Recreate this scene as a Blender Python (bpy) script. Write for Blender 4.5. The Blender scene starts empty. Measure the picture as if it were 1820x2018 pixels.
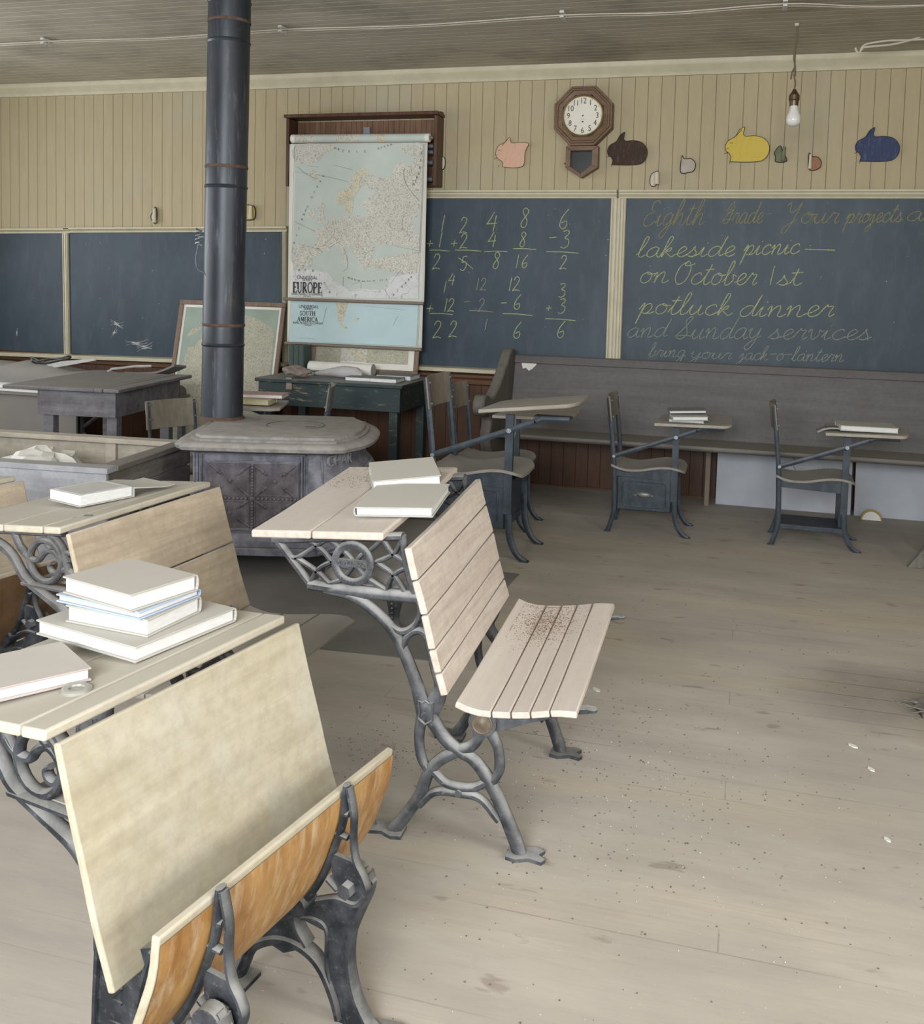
import bpy, bmesh, math, random
from mathutils import Vector, Matrix
random.seed(7)
C = bpy.context.scene.collection
sc = bpy.context.scene
R = math.radians
# ------------------------------------------------------------------ camera
FPX, PX, PY, CAMZ = 1950.0, 910.0, 701.0, 1.43
YAW, PITCH, ROLL = R(16.0), R(4.13), 0.0255
FW = Vector((-math.sin(YAW)*math.cos(PITCH), math.cos(YAW)*math.cos(PITCH), -math.sin(PITCH)))
_r0 = Vector((math.cos(YAW), math.sin(YAW), 0)); _u0 = _r0.cross(FW)
RT = _r0*math.cos(ROLL) + _u0*math.sin(ROLL); UP = _u0*math.cos(ROLL) - _r0*math.sin(ROLL)
CAM = Vector((0, 0, CAMZ))
cd = bpy.data.cameras.new('camera'); cam = bpy.data.objects.new('camera', cd); C.objects.link(cam)
cd.sensor_fit = 'VERTICAL'; cd.sensor_height = 36.0; cd.lens = FPX*36.0/2018.0
cd.shift_y = (PY-1009.0)/2018.0; cd.clip_start = .02
M3 = Matrix((RT, UP, -FW)).transposed()
cam.matrix_world = Matrix.Translation(CAM) @ M3.to_4x4()
sc.camera = cam
# ------------------------------------------------------------------ light and exposure
sc.view_settings.view_transform = 'Standard'; sc.view_settings.look = 'None'
sc.view_settings.gamma = 1; sc.view_settings.use_curve_mapping = False
sc.view_settings.exposure = 0.27
w = bpy.data.worlds.new('sky'); sc.world = w; w.use_nodes = True
w.node_tree.nodes['Background'].inputs[0].default_value = (.86, .93, 1.0, 1)
w.node_tree.nodes['Background'].inputs[1].default_value = 0.55
def area(name, loc, target, sx, sy, power, col):
    l = bpy.data.lights.new(name, 'AREA'); l.shape = 'RECTANGLE'; l.size = sx; l.size_y = sy
    l.energy = power; l.color = col
    o = bpy.data.objects.new(name, l); C.objects.link(o); o.location = loc
    o.rotation_euler = (Vector(target)-Vector(loc)).to_track_quat('-Z', 'Y').to_euler()
    return o
XL, XR, YB, W, ZC = -6.7, 3.0, -3.0, 6.957, 2.972
WIN_L = [(.3, 1.5), (2.5, 3.7), (4.6, 5.6)]; WIN_R = [(-1.9, -.7), (.4, 1.6)]
WZ0, WZ1 = .95, 2.55
for a_, b_ in WIN_L:
    area('window_daylight', (XL-.18, (a_+b_)/2, (WZ0+WZ1)/2), (XL+3, (a_+b_)/2, 1.2), b_-a_, WZ1-WZ0, 55, (.93, .96, 1.0))
for a_, b_ in WIN_R:
    area('window_daylight', (XR+.18, (a_+b_)/2, (WZ0+WZ1)/2), (XR-3, (a_+b_)/2+.2, 1.0), b_-a_, WZ1-WZ0, 88, (1.0, .985, .96))
area('rear_window_daylight', (-.6, -2.9, 2.25), (-1.0, 2.2, .0), 3.2, 1.4, 395, (.96, .98, 1.0))

# ------------------------------------------------------------------ pixel helpers (photo pixel + known plane -> point)
def ray(x, y): return FW + RT*((x-PX)/FPX) - UP*((y-PY)/FPX)
def atz(x, y, z):
    d = ray(x, y); return CAM + d*((z-CAMZ)/d.z)
def aty(x, y, Y):
    d = ray(x, y); return CAM + d*(Y/d.y)
def onpl(x, y, p, n):
    d = ray(x, y); n = Vector(n); return CAM + d*((Vector(p)-CAM).dot(n)/d.dot(n))

# ------------------------------------------------------------------ object helpers
def tag(o, label, cat, group=None, kind=None):
    if label: o['label'] = label
    if cat: o['category'] = cat
    if group: o['group'] = group
    if kind: o['kind'] = kind
    return o
def thing(name, label, cat, loc=(0, 0, 0), rz=0, group=None):
    o = bpy.data.objects.new(name, None); C.objects.link(o)
    o.empty_display_size = .1; o.location = loc; o.rotation_euler = (0, 0, rz)
    return tag(o, label, cat, group)
def copy_tree(o, parent=None):
    c = o.copy(); C.objects.link(c)
    if parent: c.parent = parent
    for ch in list(o.children): copy_tree(ch, c)
    return c
def crom(pts, n=6, closed=False):
    P = [Vector(p) for p in pts]; out = []; m = len(P)
    if m < 3: return P
    rng = range(m) if closed else range(m-1)
    for i in rng:
        p0 = P[(i-1) % m] if closed or i > 0 else P[0]*2-P[1]
        p1 = P[i]; p2 = P[(i+1) % m]
        p3 = P[(i+2) % m] if closed or i+2 < m else P[-1]*2-P[-2]
        for k in range(n):
            t = k/n; t2 = t*t; t3 = t2*t
            out.append(.5*((2*p1)+(p2-p0)*t+(2*p0-5*p1+4*p2-p3)*t2+(3*p1-p0-3*p2+p3)*t3))
    if not closed: out.append(P[-1])
    return out
class MB:
    def __init__(s): s.b = bmesh.new()
    def box(s, x0, x1, y0, y1, z0, z1, M=None):
        v = [Vector((x, y, z)) for x in (x0, x1) for y in (y0, y1) for z in (z0, z1)]
        if M: v = [M @ p for p in v]
        v = [s.b.verts.new(p) for p in v]
        for f in ((0,1,3,2),(4,6,7,5),(0,4,5,1),(2,3,7,6),(0,2,6,4),(1,5,7,3)): s.b.faces.new([v[i] for i in f])
        return s
    def prism(s, poly, a, b, plane='xz', M=None, n=1):
        f3 = {'xz': lambda p, t: Vector((p[0], t, p[1])), 'xy': lambda p, t: Vector((p[0], p[1], t)), 'yz': lambda p, t: Vector((t, p[0], p[1]))}[plane]
        rings = []
        for k in range(n+1):
            t = a+(b-a)*k/n
            r = [f3(p, t) for p in poly]
            if M: r = [M @ p for p in r]
            rings.append([s.b.verts.new(p) for p in r])
        m = len(poly)
        for k in range(n):
            for i in range(m):
                s.b.faces.new([rings[k][i], rings[k][(i+1) % m], rings[k+1][(i+1) % m], rings[k+1][i]])
        s.b.faces.new(rings[0][::-1]); s.b.faces.new(rings[-1])
        return s
    def loft(s, rings, cap=True, closed=True):
        R_ = [[s.b.verts.new(p) for p in r] for r in rings]
        for k in range(len(R_)-1):
            m = len(R_[k])
            for i in range(m if closed else m-1):
                s.b.faces.new([R_[k][i], R_[k][(i+1) % m], R_[k+1][(i+1) % m], R_[k+1][i]])
        if cap and closed:
            s.b.faces.new(R_[0][::-1]); s.b.faces.new(R_[-1])
        return s
    def tube(s, pts, r, n=8, closed=False, M=None):
        P = [Vector(p) for p in pts]; m = len(P)
        rr = r if isinstance(r, (list, tuple)) else [r]*m
        if len(rr) != m: rr = [rr[0]+(rr[-1]-rr[0])*i/(m-1) if len(rr) == 2 else rr[min(int(i*len(rr)/m), len(rr)-1)] for i in range(m)]
        T = []
        for i in range(m):
            a = P[(i-1) % m] if closed or i > 0 else P[0]; b = P[(i+1) % m] if closed or i < m-1 else P[-1]
            T.append((b-a).normalized() if (b-a).length > 1e-9 else Vector((0, 0, 1)))
        N = T[0].orthogonal().normalized(); rings = []
        for i in range(m):
            N = (N-T[i]*N.dot(T[i])); N = N.normalized() if N.length > 1e-6 else T[i].orthogonal().normalized()
            B = T[i].cross(N)
            rg = [P[i]+(N*math.cos(2*math.pi*k/n)+B*math.sin(2*math.pi*k/n))*rr[i] for k in range(n)]
            if M: rg = [M @ p for p in rg]
            rings.append(rg)
        if closed:
            R_ = [[s.b.verts.new(p) for p in rg] for rg in rings]
            for k in range(m):
                A, Bq = R_[k], R_[(k+1) % m]
                for i in range(n): s.b.faces.new([A[i], A[(i+1) % n], Bq[(i+1) % n], Bq[i]])
        else: s.loft(rings)
        return s
    def bar(s, pts, w, d, y=0, n=6, smooth=True, M=None, closed=False):
        # flat cast bar lying in the xz plane: half width w (number or list), half depth d across y
        P = crom([Vector((p[0], 0, p[1])) for p in pts], n, closed) if smooth and len(pts) > 2 else [Vector((p[0], 0, p[1])) for p in pts]
        m = len(P); rings = []
        ws = w if isinstance(w, (list, tuple)) else [w]
        for i in range(m):
            a = P[(i-1) % m] if closed or i > 0 else P[0]; b = P[(i+1) % m] if closed or i < m-1 else P[-1]
            t = (b-a).normalized(); nn = Vector((-t.z, 0, t.x))
            f = i/(m-1)*(len(ws)-1); k = min(int(f), len(ws)-2) if len(ws) > 1 else 0
            wi = ws[0] if len(ws) == 1 else ws[k]+(ws[k+1]-ws[k])*(f-k)
            rg = []
            for q in range(8):
                an = 2*math.pi*(q+.5)/8
                rg.append(P[i]+nn*(wi*math.cos(an)*1.08)+Vector((0, y+d*math.sin(an)*1.08, 0)))
            if M: rg = [M @ p for p in rg]
            rings.append(rg)
        if closed:
            R_ = [[s.b.verts.new(p) for p in rg] for rg in rings]
            for k in range(m):
                A, Bq = R_[k], R_[(k+1) % m]
                for i in range(8): s.b.faces.new([A[i], A[(i+1) % 8], Bq[(i+1) % 8], Bq[i]])
        else: s.loft(rings)
        return s
    def lathe(s, prof, n=24, M=None):
        # prof [(r, h)] turned about z
        rings = [[Vector((max(r, 1e-5)*math.cos(2*math.pi*k/n), max(r, 1e-5)*math.sin(2*math.pi*k/n), h)) for k in range(n)] for r, h in prof]
        if M: rings = [[M @ p for p in rg] for rg in rings]
        return s.loft(rings)
    def cyl(s, p, q, r, n=16):
        return s.tube([p, q], r, n)
    def poly(s, pts):
        s.b.faces.new([s.b.verts.new(p) for p in pts]); return s
    def text(s, body, size, M, sx=1.0, depth=0.0, align='CENTER'):
        cu = bpy.data.curves.new('t', 'FONT'); cu.body = body; cu.size = size; cu.extrude = depth
        cu.align_x = align; cu.align_y = 'CENTER'; cu.resolution_u = 3
        o = bpy.data.objects.new('t', cu); C.objects.link(o)
        dg = bpy.context.evaluated_depsgraph_get()
        me = bpy.data.meshes.new_from_object(o.evaluated_get(dg))
        me.transform(M @ Matrix.Diagonal((sx, 1, 1, 1)))
        s.b.from_mesh(me)
        bpy.data.objects.remove(o); bpy.data.curves.remove(cu); bpy.data.meshes.remove(me)
        return s
    def warp(s, fn):
        for v in s.b.verts: v.co = Vector(fn(v.co))
        return s
    def done(s, name, mat, parent=None, bevel=0, smooth=True, seg=2, label=None, angle=40):
        bmesh.ops.recalc_face_normals(s.b, faces=s.b.faces)
        me = bpy.data.meshes.new(name); s.b.to_mesh(me); s.b.free()
        if mat: me.materials.append(mat)
        if smooth:
            for p in me.polygons: p.use_smooth = True
            me.set_sharp_from_angle(angle=R(angle))
        o = bpy.data.objects.new(name, me); C.objects.link(o)
        if parent: o.parent = parent
        if bevel:
            b = o.modifiers.new('bevel', 'BEVEL'); b.width = bevel; b.segments = seg; b.limit_method = 'ANGLE'; b.angle_limit = R(35)
            b.harden_normals = False
        if label: o['label'] = label
        return o
def struct(o): o['kind'] = 'structure'; return o

# ------------------------------------------------------------------ materials
def newmat(name):
    m = bpy.data.materials.new(name); m.use_nodes = True
    nt = m.node_tree; bs = nt.nodes['Principled BSDF']
    return m, nt, bs
class NB:
    def __init__(s, nt): s.nt = nt
    def n(s, t, **kw):
        nd = s.nt.nodes.new(t)
        for k, v in kw.items(): setattr(nd, k, v)
        return nd
    def l(s, a, b): s.nt.links.new(a, b)
    def coord(s, scale=(1, 1, 1), rot=(0, 0, 0)):
        tc = s.n('ShaderNodeTexCoord'); mp = s.n('ShaderNodeMapping')
        mp.inputs['Scale'].default_value = scale; mp.inputs['Rotation'].default_value = rot
        s.l(tc.outputs['Object'], mp.inputs[0]); return mp.outputs[0]
    def noise(s, vec, scale, detail=4, rough=.6):
        t = s.n('ShaderNodeTexNoise'); t.inputs['Scale'].default_value = scale
        t.inputs['Detail'].default_value = detail; t.inputs['Roughness'].default_value = rough
        s.l(vec, t.inputs['Vector']); return t.outputs['Fac']
    def ramp(s, fac, stops):
        r = s.n('ShaderNodeValToRGB'); e = r.color_ramp.elements
        while len(e) < len(stops): e.new(.5)
        for i, (p, c) in enumerate(stops):
            e[i].position = p; e[i].color = (*c, 1) if len(c) == 3 else c
        s.l(fac, r.inputs[0]); return r.outputs[0]
    def mix(s, fac, a, b, mode='MIX'):
        m = s.n('ShaderNodeMix', data_type='RGBA', blend_type=mode)
        if isinstance(fac, (int, float)): m.inputs[0].default_value = fac
        else: s.l(fac, m.inputs[0])
        for i, v in ((6, a), (7, b)):
            if isinstance(v, tuple): m.inputs[i].default_value = (*v, 1)
            else: s.l(v, m.inputs[i])
        return m.outputs[2]
    def math(s, op, a, b=None, clamp=False):
        m = s.n('ShaderNodeMath', operation=op, use_clamp=clamp)
        for i, v in enumerate((a, b)):
            if v is None: continue
            if isinstance(v, (int, float)): m.inputs[i].default_value = v
            else: s.l(v, m.inputs[i])
        return m.outputs[0]
    def rng(s, v, a, b, c=0, d=1):
        m = s.n('ShaderNodeMapRange'); s.l(v, m.inputs[0])
        for i, x in enumerate((a, b, c, d)): m.inputs[i+1].default_value = x
        return m.outputs[0]
    def upness(s, a=.25, b=.95):
        g = s.n('ShaderNodeNewGeometry'); x = s.n('ShaderNodeSeparateXYZ'); s.l(g.outputs['Normal'], x.inputs[0])
        return s.rng(x.outputs['Z'], a, b)
    def bump(s, h, bs, strength=.3, dist=.002):
        b = s.n('ShaderNodeBump'); b.inputs['Strength'].default_value = strength; b.inputs['Distance'].default_value = dist
        s.l(h, b.inputs['Height']); s.l(b.outputs[0], bs.inputs['Normal'])
DUST = (.40, .375, .335)
def wood(name, c1, c2, axis='y', grain=60, dust=0.0, dustcol=DUST, rough=.75, blotch=None, bstr=.25, blot=.5):
    m, nt, bs = newmat(name); N = NB(nt)
    st = {'x': (.06, 1, 1), 'y': (1, .06, 1), 'z': (1, 1, .06)}[axis]
    v = N.coord(st); g = N.noise(v, grain, 5, .65)
    col = N.ramp(g, [(.3, c1), (.68, c2)])
    v2 = N.coord((1, 1, 1)); bl = N.noise(v2, 5, 4)
    if blotch: col = N.mix(N.rng(bl, .45, .7, 0, blot), col, blotch)
    else: col = N.mix(N.rng(bl, .35, .75, 0, .25), col, tuple(x*.75 for x in c1))
    col = N.mix(N.rng(N.noise(v2, 34, 5, .7), .42, .70, 0, .30), col, tuple(x*.62 for x in c1))
    if dust:
        f = N.math('MULTIPLY', N.upness(.3, .95), N.rng(N.noise(v2, 30, 5), .2, .6, .75, 1))
        col = N.mix(N.math('MULTIPLY', f, dust), col, dustcol)
    N.l(col, bs.inputs['Base Color']); bs.inputs['Roughness'].default_value = rough
    bs.inputs['Specular IOR Level'].default_value = .25
    N.bump(g, bs, bstr, .002)
    return m
def iron(name, base=(.035, .038, .045), hi=(.12, .125, .14), dust=.8, dustcol=(.36, .35, .33), rough=.55, metal=.0):
    m, nt, bs = newmat(name); N = NB(nt); v = N.coord()
    n1 = N.noise(v, 17, 6, .62); n2 = N.noise(v, 160, 3)
    col = N.ramp(n1, [(.40, base), (.66, hi)])
    col = N.mix(N.rng(N.noise(v, 70, 5, .7), .56, .74, 0, .32), col, tuple(x*.7 for x in dustcol))
    f = N.math('MULTIPLY', N.upness(.0, .85), N.rng(n1, .25, .6, .45, 1))
    col = N.mix(N.math('MULTIPLY', f, dust), col, dustcol)
    N.l(col, bs.inputs['Base Color']); bs.inputs['Roughness'].default_value = rough; bs.inputs['Metallic'].default_value = metal
    bs.inputs['Specular IOR Level'].default_value = .35
    N.bump(n2, bs, .18, .001)
    return m
def plain(name, col, rough=.7, var=.12, scale=14, dust=0.0, dustcol=DUST, metal=0, spec=.3, bump=0):
    m, nt, bs = newmat(name); N = NB(nt); v = N.coord()
    n1 = N.noise(v, scale, 5)
    c = N.ramp(n1, [(.3, tuple(x*(1-var) for x in col)), (.7, tuple(min(1, x*(1+var)) for x in col))])
    if dust: c = N.mix(N.math('MULTIPLY', N.upness(.3, .95), dust), c, dustcol)
    N.l(c, bs.inputs['Base Color']); bs.inputs['Roughness'].default_value = rough; bs.inputs['Metallic'].default_value = metal
    bs.inputs['Specular IOR Level'].default_value = spec
    if bump: N.bump(n1, bs, bump, .003)
    return m
def boards(name, col, groove, period, axis='x', off=0.0, gw=.035, var=.06, stain=None, stain_amt=.35, rough=.6, bead=False, soft=.25):
    # tongue and groove boards: grooves at a fixed period along an axis (object space)
    m, nt, bs = newmat(name); N = NB(nt)
    tc = N.n('ShaderNodeTexCoord'); sx = N.n('ShaderNodeSeparateXYZ'); N.l(tc.outputs['Object'], sx.inputs[0])
    a = {'x': 'X', 'y': 'Y', 'z': 'Z'}[axis]
    u = N.math('DIVIDE', N.math('SUBTRACT', sx.outputs[a], off), period)
    fr = N.math('FRACT', u); d = N.math('ABSOLUTE', N.math('SUBTRACT', fr, .5))   # .5 at the groove
    g = N.rng(d, .5-gw, .5-gw*.25, 0, 1)
    idx = N.math('FLOOR', u)
    wn = N.n('ShaderNodeTexWhiteNoise', noise_dimensions='1D'); N.l(idx, wn.inputs['W'])
    v = N.coord(); st = {'x': (1, 1, .15), 'z': (1, 1, .15), 'y': (.15, 1, 1)}[axis]
    n1 = N.noise(v, 1.6, 5); n2 = N.noise(N.coord(st), 25, 4)
    c = N.mix(N.rng(n2, .3, .7, 0, 1), tuple(x*(1-var) for x in col), tuple(min(1, x*(1+var)) for x in col))
    c = N.mix(N.math('MULTIPLY', wn.outputs['Value'], .14), c, tuple(x*.72 for x in col))
    if stain: c = N.mix(N.rng(n1, .48, .72, 0, stain_amt), c, stain)
    c = N.mix(N.math('MULTIPLY', g, 1-soft), c, groove)
    N.l(c, bs.inputs['Base Color']); bs.inputs['Roughness'].default_value = rough; bs.inputs['Specular IOR Level'].default_value = .25
    N.bump(N.math('MULTIPLY', g, -1), bs, .6, .004)
    return m
MT = {}
MT['wall'] = boards('cream painted boards', (.36, .305, .19), (.085, .068, .042), .0902, 'x', .0945, .03, .05, (.325, .31, .245), .5)
MT['wains'] = boards('brown varnished boards', (.080, .040, .023), (.015, .008, .005), .0885, 'x', .02, .03, .16, (.05, .03, .022), .6, .45)
MT['ceil'] = boards('grey ceiling boards', (.45, .42, .345), (.68, .645, .54), .085, 'y', 0, .11, .08, (.12, .11, .09), .6, soft=.55)
MT['trim'] = plain('cream painted trim', (.46, .42, .31), .5, .08, 9)
MT['browntrim'] = wood('brown varnished trim', (.085, .042, .022), (.14, .07, .036), 'x', 40, rough=.45)
def floor_mat():
    m, nt, bs = newmat('dusty floor boards'); N = NB(nt)
    v = N.coord()
    br = N.n('ShaderNodeTexBrick'); br.offset = .37; br.inputs['Scale'].default_value = 1
    br.inputs['Brick Width'].default_value = 3.1; br.inputs['Row Height'].default_value = .112
    br.inputs['Mortar Size'].default_value = .0022; br.inputs['Mortar Smooth'].default_value = .3
    br.inputs['Color1'].default_value = (.0, .0, .0, 1); br.inputs['Color2'].default_value = (1, 1, 1, 1); br.inputs['Mortar'].default_value = (.5, .5, .5, 1)
    N.l(v, br.inputs['Vector'])
    big = N.noise(v, .9, 4); mid = N.noise(N.coord((.45, 1.6, 1)), 3.2, 6, .65); fine = N.noise(N.coord((.10, 1, 1)), 55, 5, .7); spk = N.noise(v, 170, 2, .5)
    c = N.mix(N.rng(mid, .3, .72), (.445, .41, .36), (.335, .305, .268))
    c = N.mix(N.rng(big, .42, .72, 0, .55), c, (.305, .278, .248))
    bv = N.n('ShaderNodeRGBToBW'); N.l(br.outputs['Color'], bv.inputs[0])
    c = N.mix(N.math('MULTIPLY', bv.outputs[0], .05), c, (.22, .19, .155))
    c = N.mix(N.math('MULTIPLY', N.rng(fine, .5, .8), .16), c, (.235, .19, .145))
    worn = N.rng(N.noise(N.coord((.5, 1.3, 1)), 1.3, 3), .52, .68, 0, .42)
    gr = N.noise(N.coord((.05, 1, 1)), 95, 3, .6)
    c = N.mix(worn, c, N.mix(N.rng(gr, .4, .65), (.50, .425, .30), (.36, .30, .21)))
    # trodden dirt by the right wall side, where the gaps between the boards stay open
    sp_ = N.n('ShaderNodeSeparateXYZ'); N.l(v, sp_.inputs[0])
    ex = N.math('POWER', N.math('DIVIDE', N.math('SUBTRACT', sp_.outputs['X'], .85), .75), 2); ey = N.math('POWER', N.math('DIVIDE', N.math('SUBTRACT', sp_.outputs['Y'], 3.72), .42), 2)
    dirt = N.rng(N.math('ADD', N.math('ADD', ex, ey), N.math('MULTIPLY', N.noise(v, 4, 4), .9)), .45, 1.45, 1, 0)
    c = N.mix(N.math('MULTIPLY', dirt, .62), c, (.105, .09, .075))
    # worn scuffs and droppings
    sc1 = N.noise(N.coord((.8, 2.0, 1)), 6.5, 3, .55)
    c = N.mix(N.rng(sc1, .655, .70, 0, .45), c, (.17, .135, .105))
    c = N.mix(N.rng(spk, .735, .78, 0, .65), c, (.10, .085, .07))
    c = N.mix(N.rng(N.noise(v, 120, 1, .4), .77, .80, 0, .7), c, (.62, .58, .52))
    seam = N.math('MULTIPLY', br.outputs['Fac'], N.rng(N.noise(N.coord((.35, 1, 1)), 2.2, 4), .50, .72, .0, .6))
    seam = N.math('MAXIMUM', seam, N.math('MULTIPLY', N.math('MULTIPLY', br.outputs['Fac'], dirt), .95))
    c = N.mix(seam, c, (.045, .04, .035))
    N.l(c, bs.inputs['Base Color']); bs.inputs['Roughness'].default_value = .85; bs.inputs['Specular IOR Level'].default_value = .15
    N.bump(N.math('SUBTRACT', fine, N.math('MULTIPLY', seam, 2)), bs, .18, .002)
    return m
MT['floor'] = floor_mat()
MT['pale'] = wood('pale dusty bare wood', (.40, .345, .275), (.52, .465, .39), 'y', 55, .85, (.43, .40, .355), .8, (.36, .31, .25), .3, .4)
MT['pinkwood'] = wood('bleached pinkish bare wood', (.43, .365, .315), (.57, .505, .45), 'y', 60, .75, (.48, .44, .40), .8, (.43, .35, .30), .28, .3)
MT['ply'] = wood('pale yellowish worn plywood', (.325, .285, .205), (.43, .39, .297), 'y', 26, .5, (.46, .42, .35), .7, (.41, .395, .335), .2, .8)
MT['greyseat'] = wood('grey dusty plywood', (.25, .23, .205), (.33, .305, .27), 'y', 40, .9, (.34, .32, .29), .8)
MT['tanwood'] = wood('tan cracked bare wood', (.36, .295, .215), (.50, .42, .32), 'y', 48, .7, (.40, .37, .32), .8, (.29, .245, .19), .3, .5)
MT['iron'] = iron('dusty cast iron')
MT['ironlight'] = iron('thickly dusted cast iron', (.026, .029, .034), (.085, .089, .098), .9, (.36, .36, .355))
MT['irondark'] = iron('black cast iron', (.018, .02, .023), (.05, .052, .058), .45)
MT['deskmetal'] = iron('blue grey enamelled steel', (.018, .026, .036), (.036, .049, .064), .22, (.20, .20, .20), .45)
MT['pages'] = None
# ------------------------------------------------------------------ the setting
struct(MB().box(XL, XR, YB, W+.1, -.06, 0).done('floor', MT['floor'], smooth=False))
struct(MB().box(XL-.1, XR+.1, YB, W+.1, ZC, ZC+.06).done('ceiling', MT['ceil'], smooth=False))
struct(MB().box(XL-.1, XR+.1, W, W+.12, .78, ZC).done('wall_back', MT['wall'], smooth=False))
def side_wall(name, x0, x1, wins):
    mb = MB(); ys = [YB]+[v for p in wins for v in p]+[W+.12]
    for i in range(0, len(ys), 2): mb.box(x0, x1, ys[i], ys[i+1], 0, ZC)
    for a_, b_ in wins: mb.box(x0, x1, a_, b_, 0, WZ0).box(x0, x1, a_, b_, WZ1, ZC)
    return struct(mb.done(name, MT['wallside'], smooth=False))
MT['wallside'] = boards('cream painted side boards', (.43, .37, .235), (.10, .08, .05), .0902, 'y', 0, .03, .05, (.40, .38, .29), .4)
side_wall('wall_left', XL-.12, XL, WIN_L); side_wall('wall_right', XR, XR+.12, WIN_R)
n_ = 0
for xa, wins in ((XL-.08, WIN_L), (XR+.02, WIN_R)):
    for a_, b_ in wins:
        n_ += 1; mb = MB()
        for y0, y1, z0, z1 in ((a_, a_+.05, WZ0, WZ1), (b_-.05, b_, WZ0, WZ1), (a_, b_, WZ0, WZ0+.05), (a_, b_, WZ1-.05, WZ1), (a_, b_, 1.73, 1.77), ((a_+b_)/2-.012, (a_+b_)/2+.012, WZ0, WZ1)):
            mb.box(xa, xa+.05, y0, y1, z0, z1)
        struct(mb.done('window_%d' % n_, MT['trim'], smooth=False))
# brown wainscot with cap, and skirting
struct(MB().box(XL-.1, XR+.1, W-.012, W+.1, 0, .78).done('trim_1', MT['wains'], smooth=False))
struct(MB().prism([(W-.012, .695), (W-.030, .705), (W-.030, .735), (W-.022, .742), (W-.036, .752), (W-.036, .772), (W-.012, .778)], XL, XR, 'yz').done('trim_2', MT['browntrim']))
struct(MB().prism([(W+.01, 2.875), (W-.018, 2.877), (W-.022, 2.89), (W-.034, 2.905), (W-.062, 2.935), (W-.070, 2.945), (W-.070, ZC), (W+.01, ZC)], XL, XR, 'yz').done('trim_3', MT['trim']))
struct(MB().box(XL, XR, W-.022, W, 0, .012).done('baseboard_back', MT['browntrim'], smooth=False))

# ------------------------------------------------------------------ chalkboards
def slate_mat():
    m, nt, bs = newmat('blue grey slate'); N = NB(nt); v = N.coord()
    n1 = N.noise(N.coord((1, 1, .7)), 2.2, 5); n2 = N.noise(N.coord((.8, 1, .25)), 14, 5, .7); n3 = N.noise(N.coord((1, 1, .08)), 60, 3)
    c = N.mix(N.rng(n1, .35, .7), (.020, .036, .051), (.035, .056, .075))
    c = N.mix(N.rng(n2, .5, .8, 0, .30), c, (.105, .125, .145))
    c = N.mix(N.rng(n3, .6, .8, 0, .12), c, (.16, .18, .19))
    c = N.mix(N.rng(N.noise(v, 45, 1), .79, .82, 0, .5), c, (.4, .42, .42))
    N.l(c, bs.inputs['Base Color']); bs.inputs['Roughness'].default_value = .5; bs.inputs['Specular IOR Level'].default_value = .35
    return m
MT['slate'] = slate_mat()
def chalk_mat(name, col, lo=.42, hi=.6):
    m, nt, bs = newmat(name); N = NB(nt)
    f = N.rng(N.noise(N.coord(), 260, 3, .7), lo, hi)
    N.l(N.mix(f, tuple(x*.32+.03 for x in col), col), bs.inputs['Base Color']); bs.inputs['Roughness'].default_value = .95
    return m
MT['chalk'] = chalk_mat('yellow chalk', (.50, .54, .28)); MT['chalkdim'] = chalk_mat('faded yellow chalk', (.30, .29, .15))
MT['chalkfaint'] = chalk_mat('smudged pale chalk', (.31, .34, .29)); MT['chalkwhite'] = chalk_mat('white chalk smear', (.55, .57, .58), .40, .62)
def chalkboard(label, x0, x1, z0, z1, stiles, tilt=0.0, bead=.038, tray=True, cap=True):
    t = thing('chalkboard', label, 'chalkboard', ((x0+x1)/2, W, z0), 0, 'chalkboards along the front wall')
    t.rotation_euler = (0, tilt, 0)
    h = z1-z0; hw = (x1-x0)/2
    MB().box(-hw, hw, -.014, -.002, 0, h).done('slate', MT['slate'], t, smooth=False)
    def mould(x, w_, za, zb, name='frame_stile'):
        mb = MB().box(x-w_/2, x+w_/2, -.026, 0, za, zb)
        mb.box(x-w_*.16, x+w_*.16, -.034, -.026, za, zb)
        for s_ in (-1, 1): mb.box(x+s_*w_*.36-w_*.09, x+s_*w_*.36+w_*.09, -.036, -.026, za, zb)
        mb.done(name, MT['trim'], t, bevel=.003)
    for x, w_ in stiles: mould(x-(x0+x1)/2, w_, -.002, h+.002)
    MB().prism([(0, h-.002), (-.03, h), (-.034, h+.012), (-.022, h+.018), (-.034, h+.028), (-.034, h+bead), (-.046, h+bead+.006), (-.046, h+bead+.018), (0, h+bead+.022)], -hw-.03, hw+.03, 'yz').done('frame_rail', MT['trim'], t)
    if tray:
        MB().prism([(0, .002), (-.02, .002), (-.075, -.006), (-.082, -.014), (-.080, -.032), (-.055, -.04), (0, -.042)], -hw-.03, hw+.03, 'yz').done('chalk_tray', MT['trim'], t)
    return t
LT = -.0142
def LX(px): return aty(px, 580, W).x
bA = chalkboard('plain chalkboard at the left edge, left of the cream divider', -6.66, LX(136)+.014, .765, 1.755, [(LX(136)-.003, .05)], LT, .022)
bB = chalkboard('blank smudged chalkboard behind the stovepipe', LX(136)+.024, LX(563), .785, 1.782, [(LX(565), .034)], LT, .022)
bC = chalkboard('chalkboard with columns of yellow sums, right of the pull-down maps', aty(760, 560, W).x, aty(1201, 560, W).x, .825, 2.05, [(aty(1208, 560, W).x, .065)], 0, .038)
bD = chalkboard('chalkboard with cursive handwriting about a picnic and dinner, above the pew', aty(1222, 560, W).x, 2.95, .825, 2.05, [(aty(1220, 560, W).x+.005, .05)], 0, .038)

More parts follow.
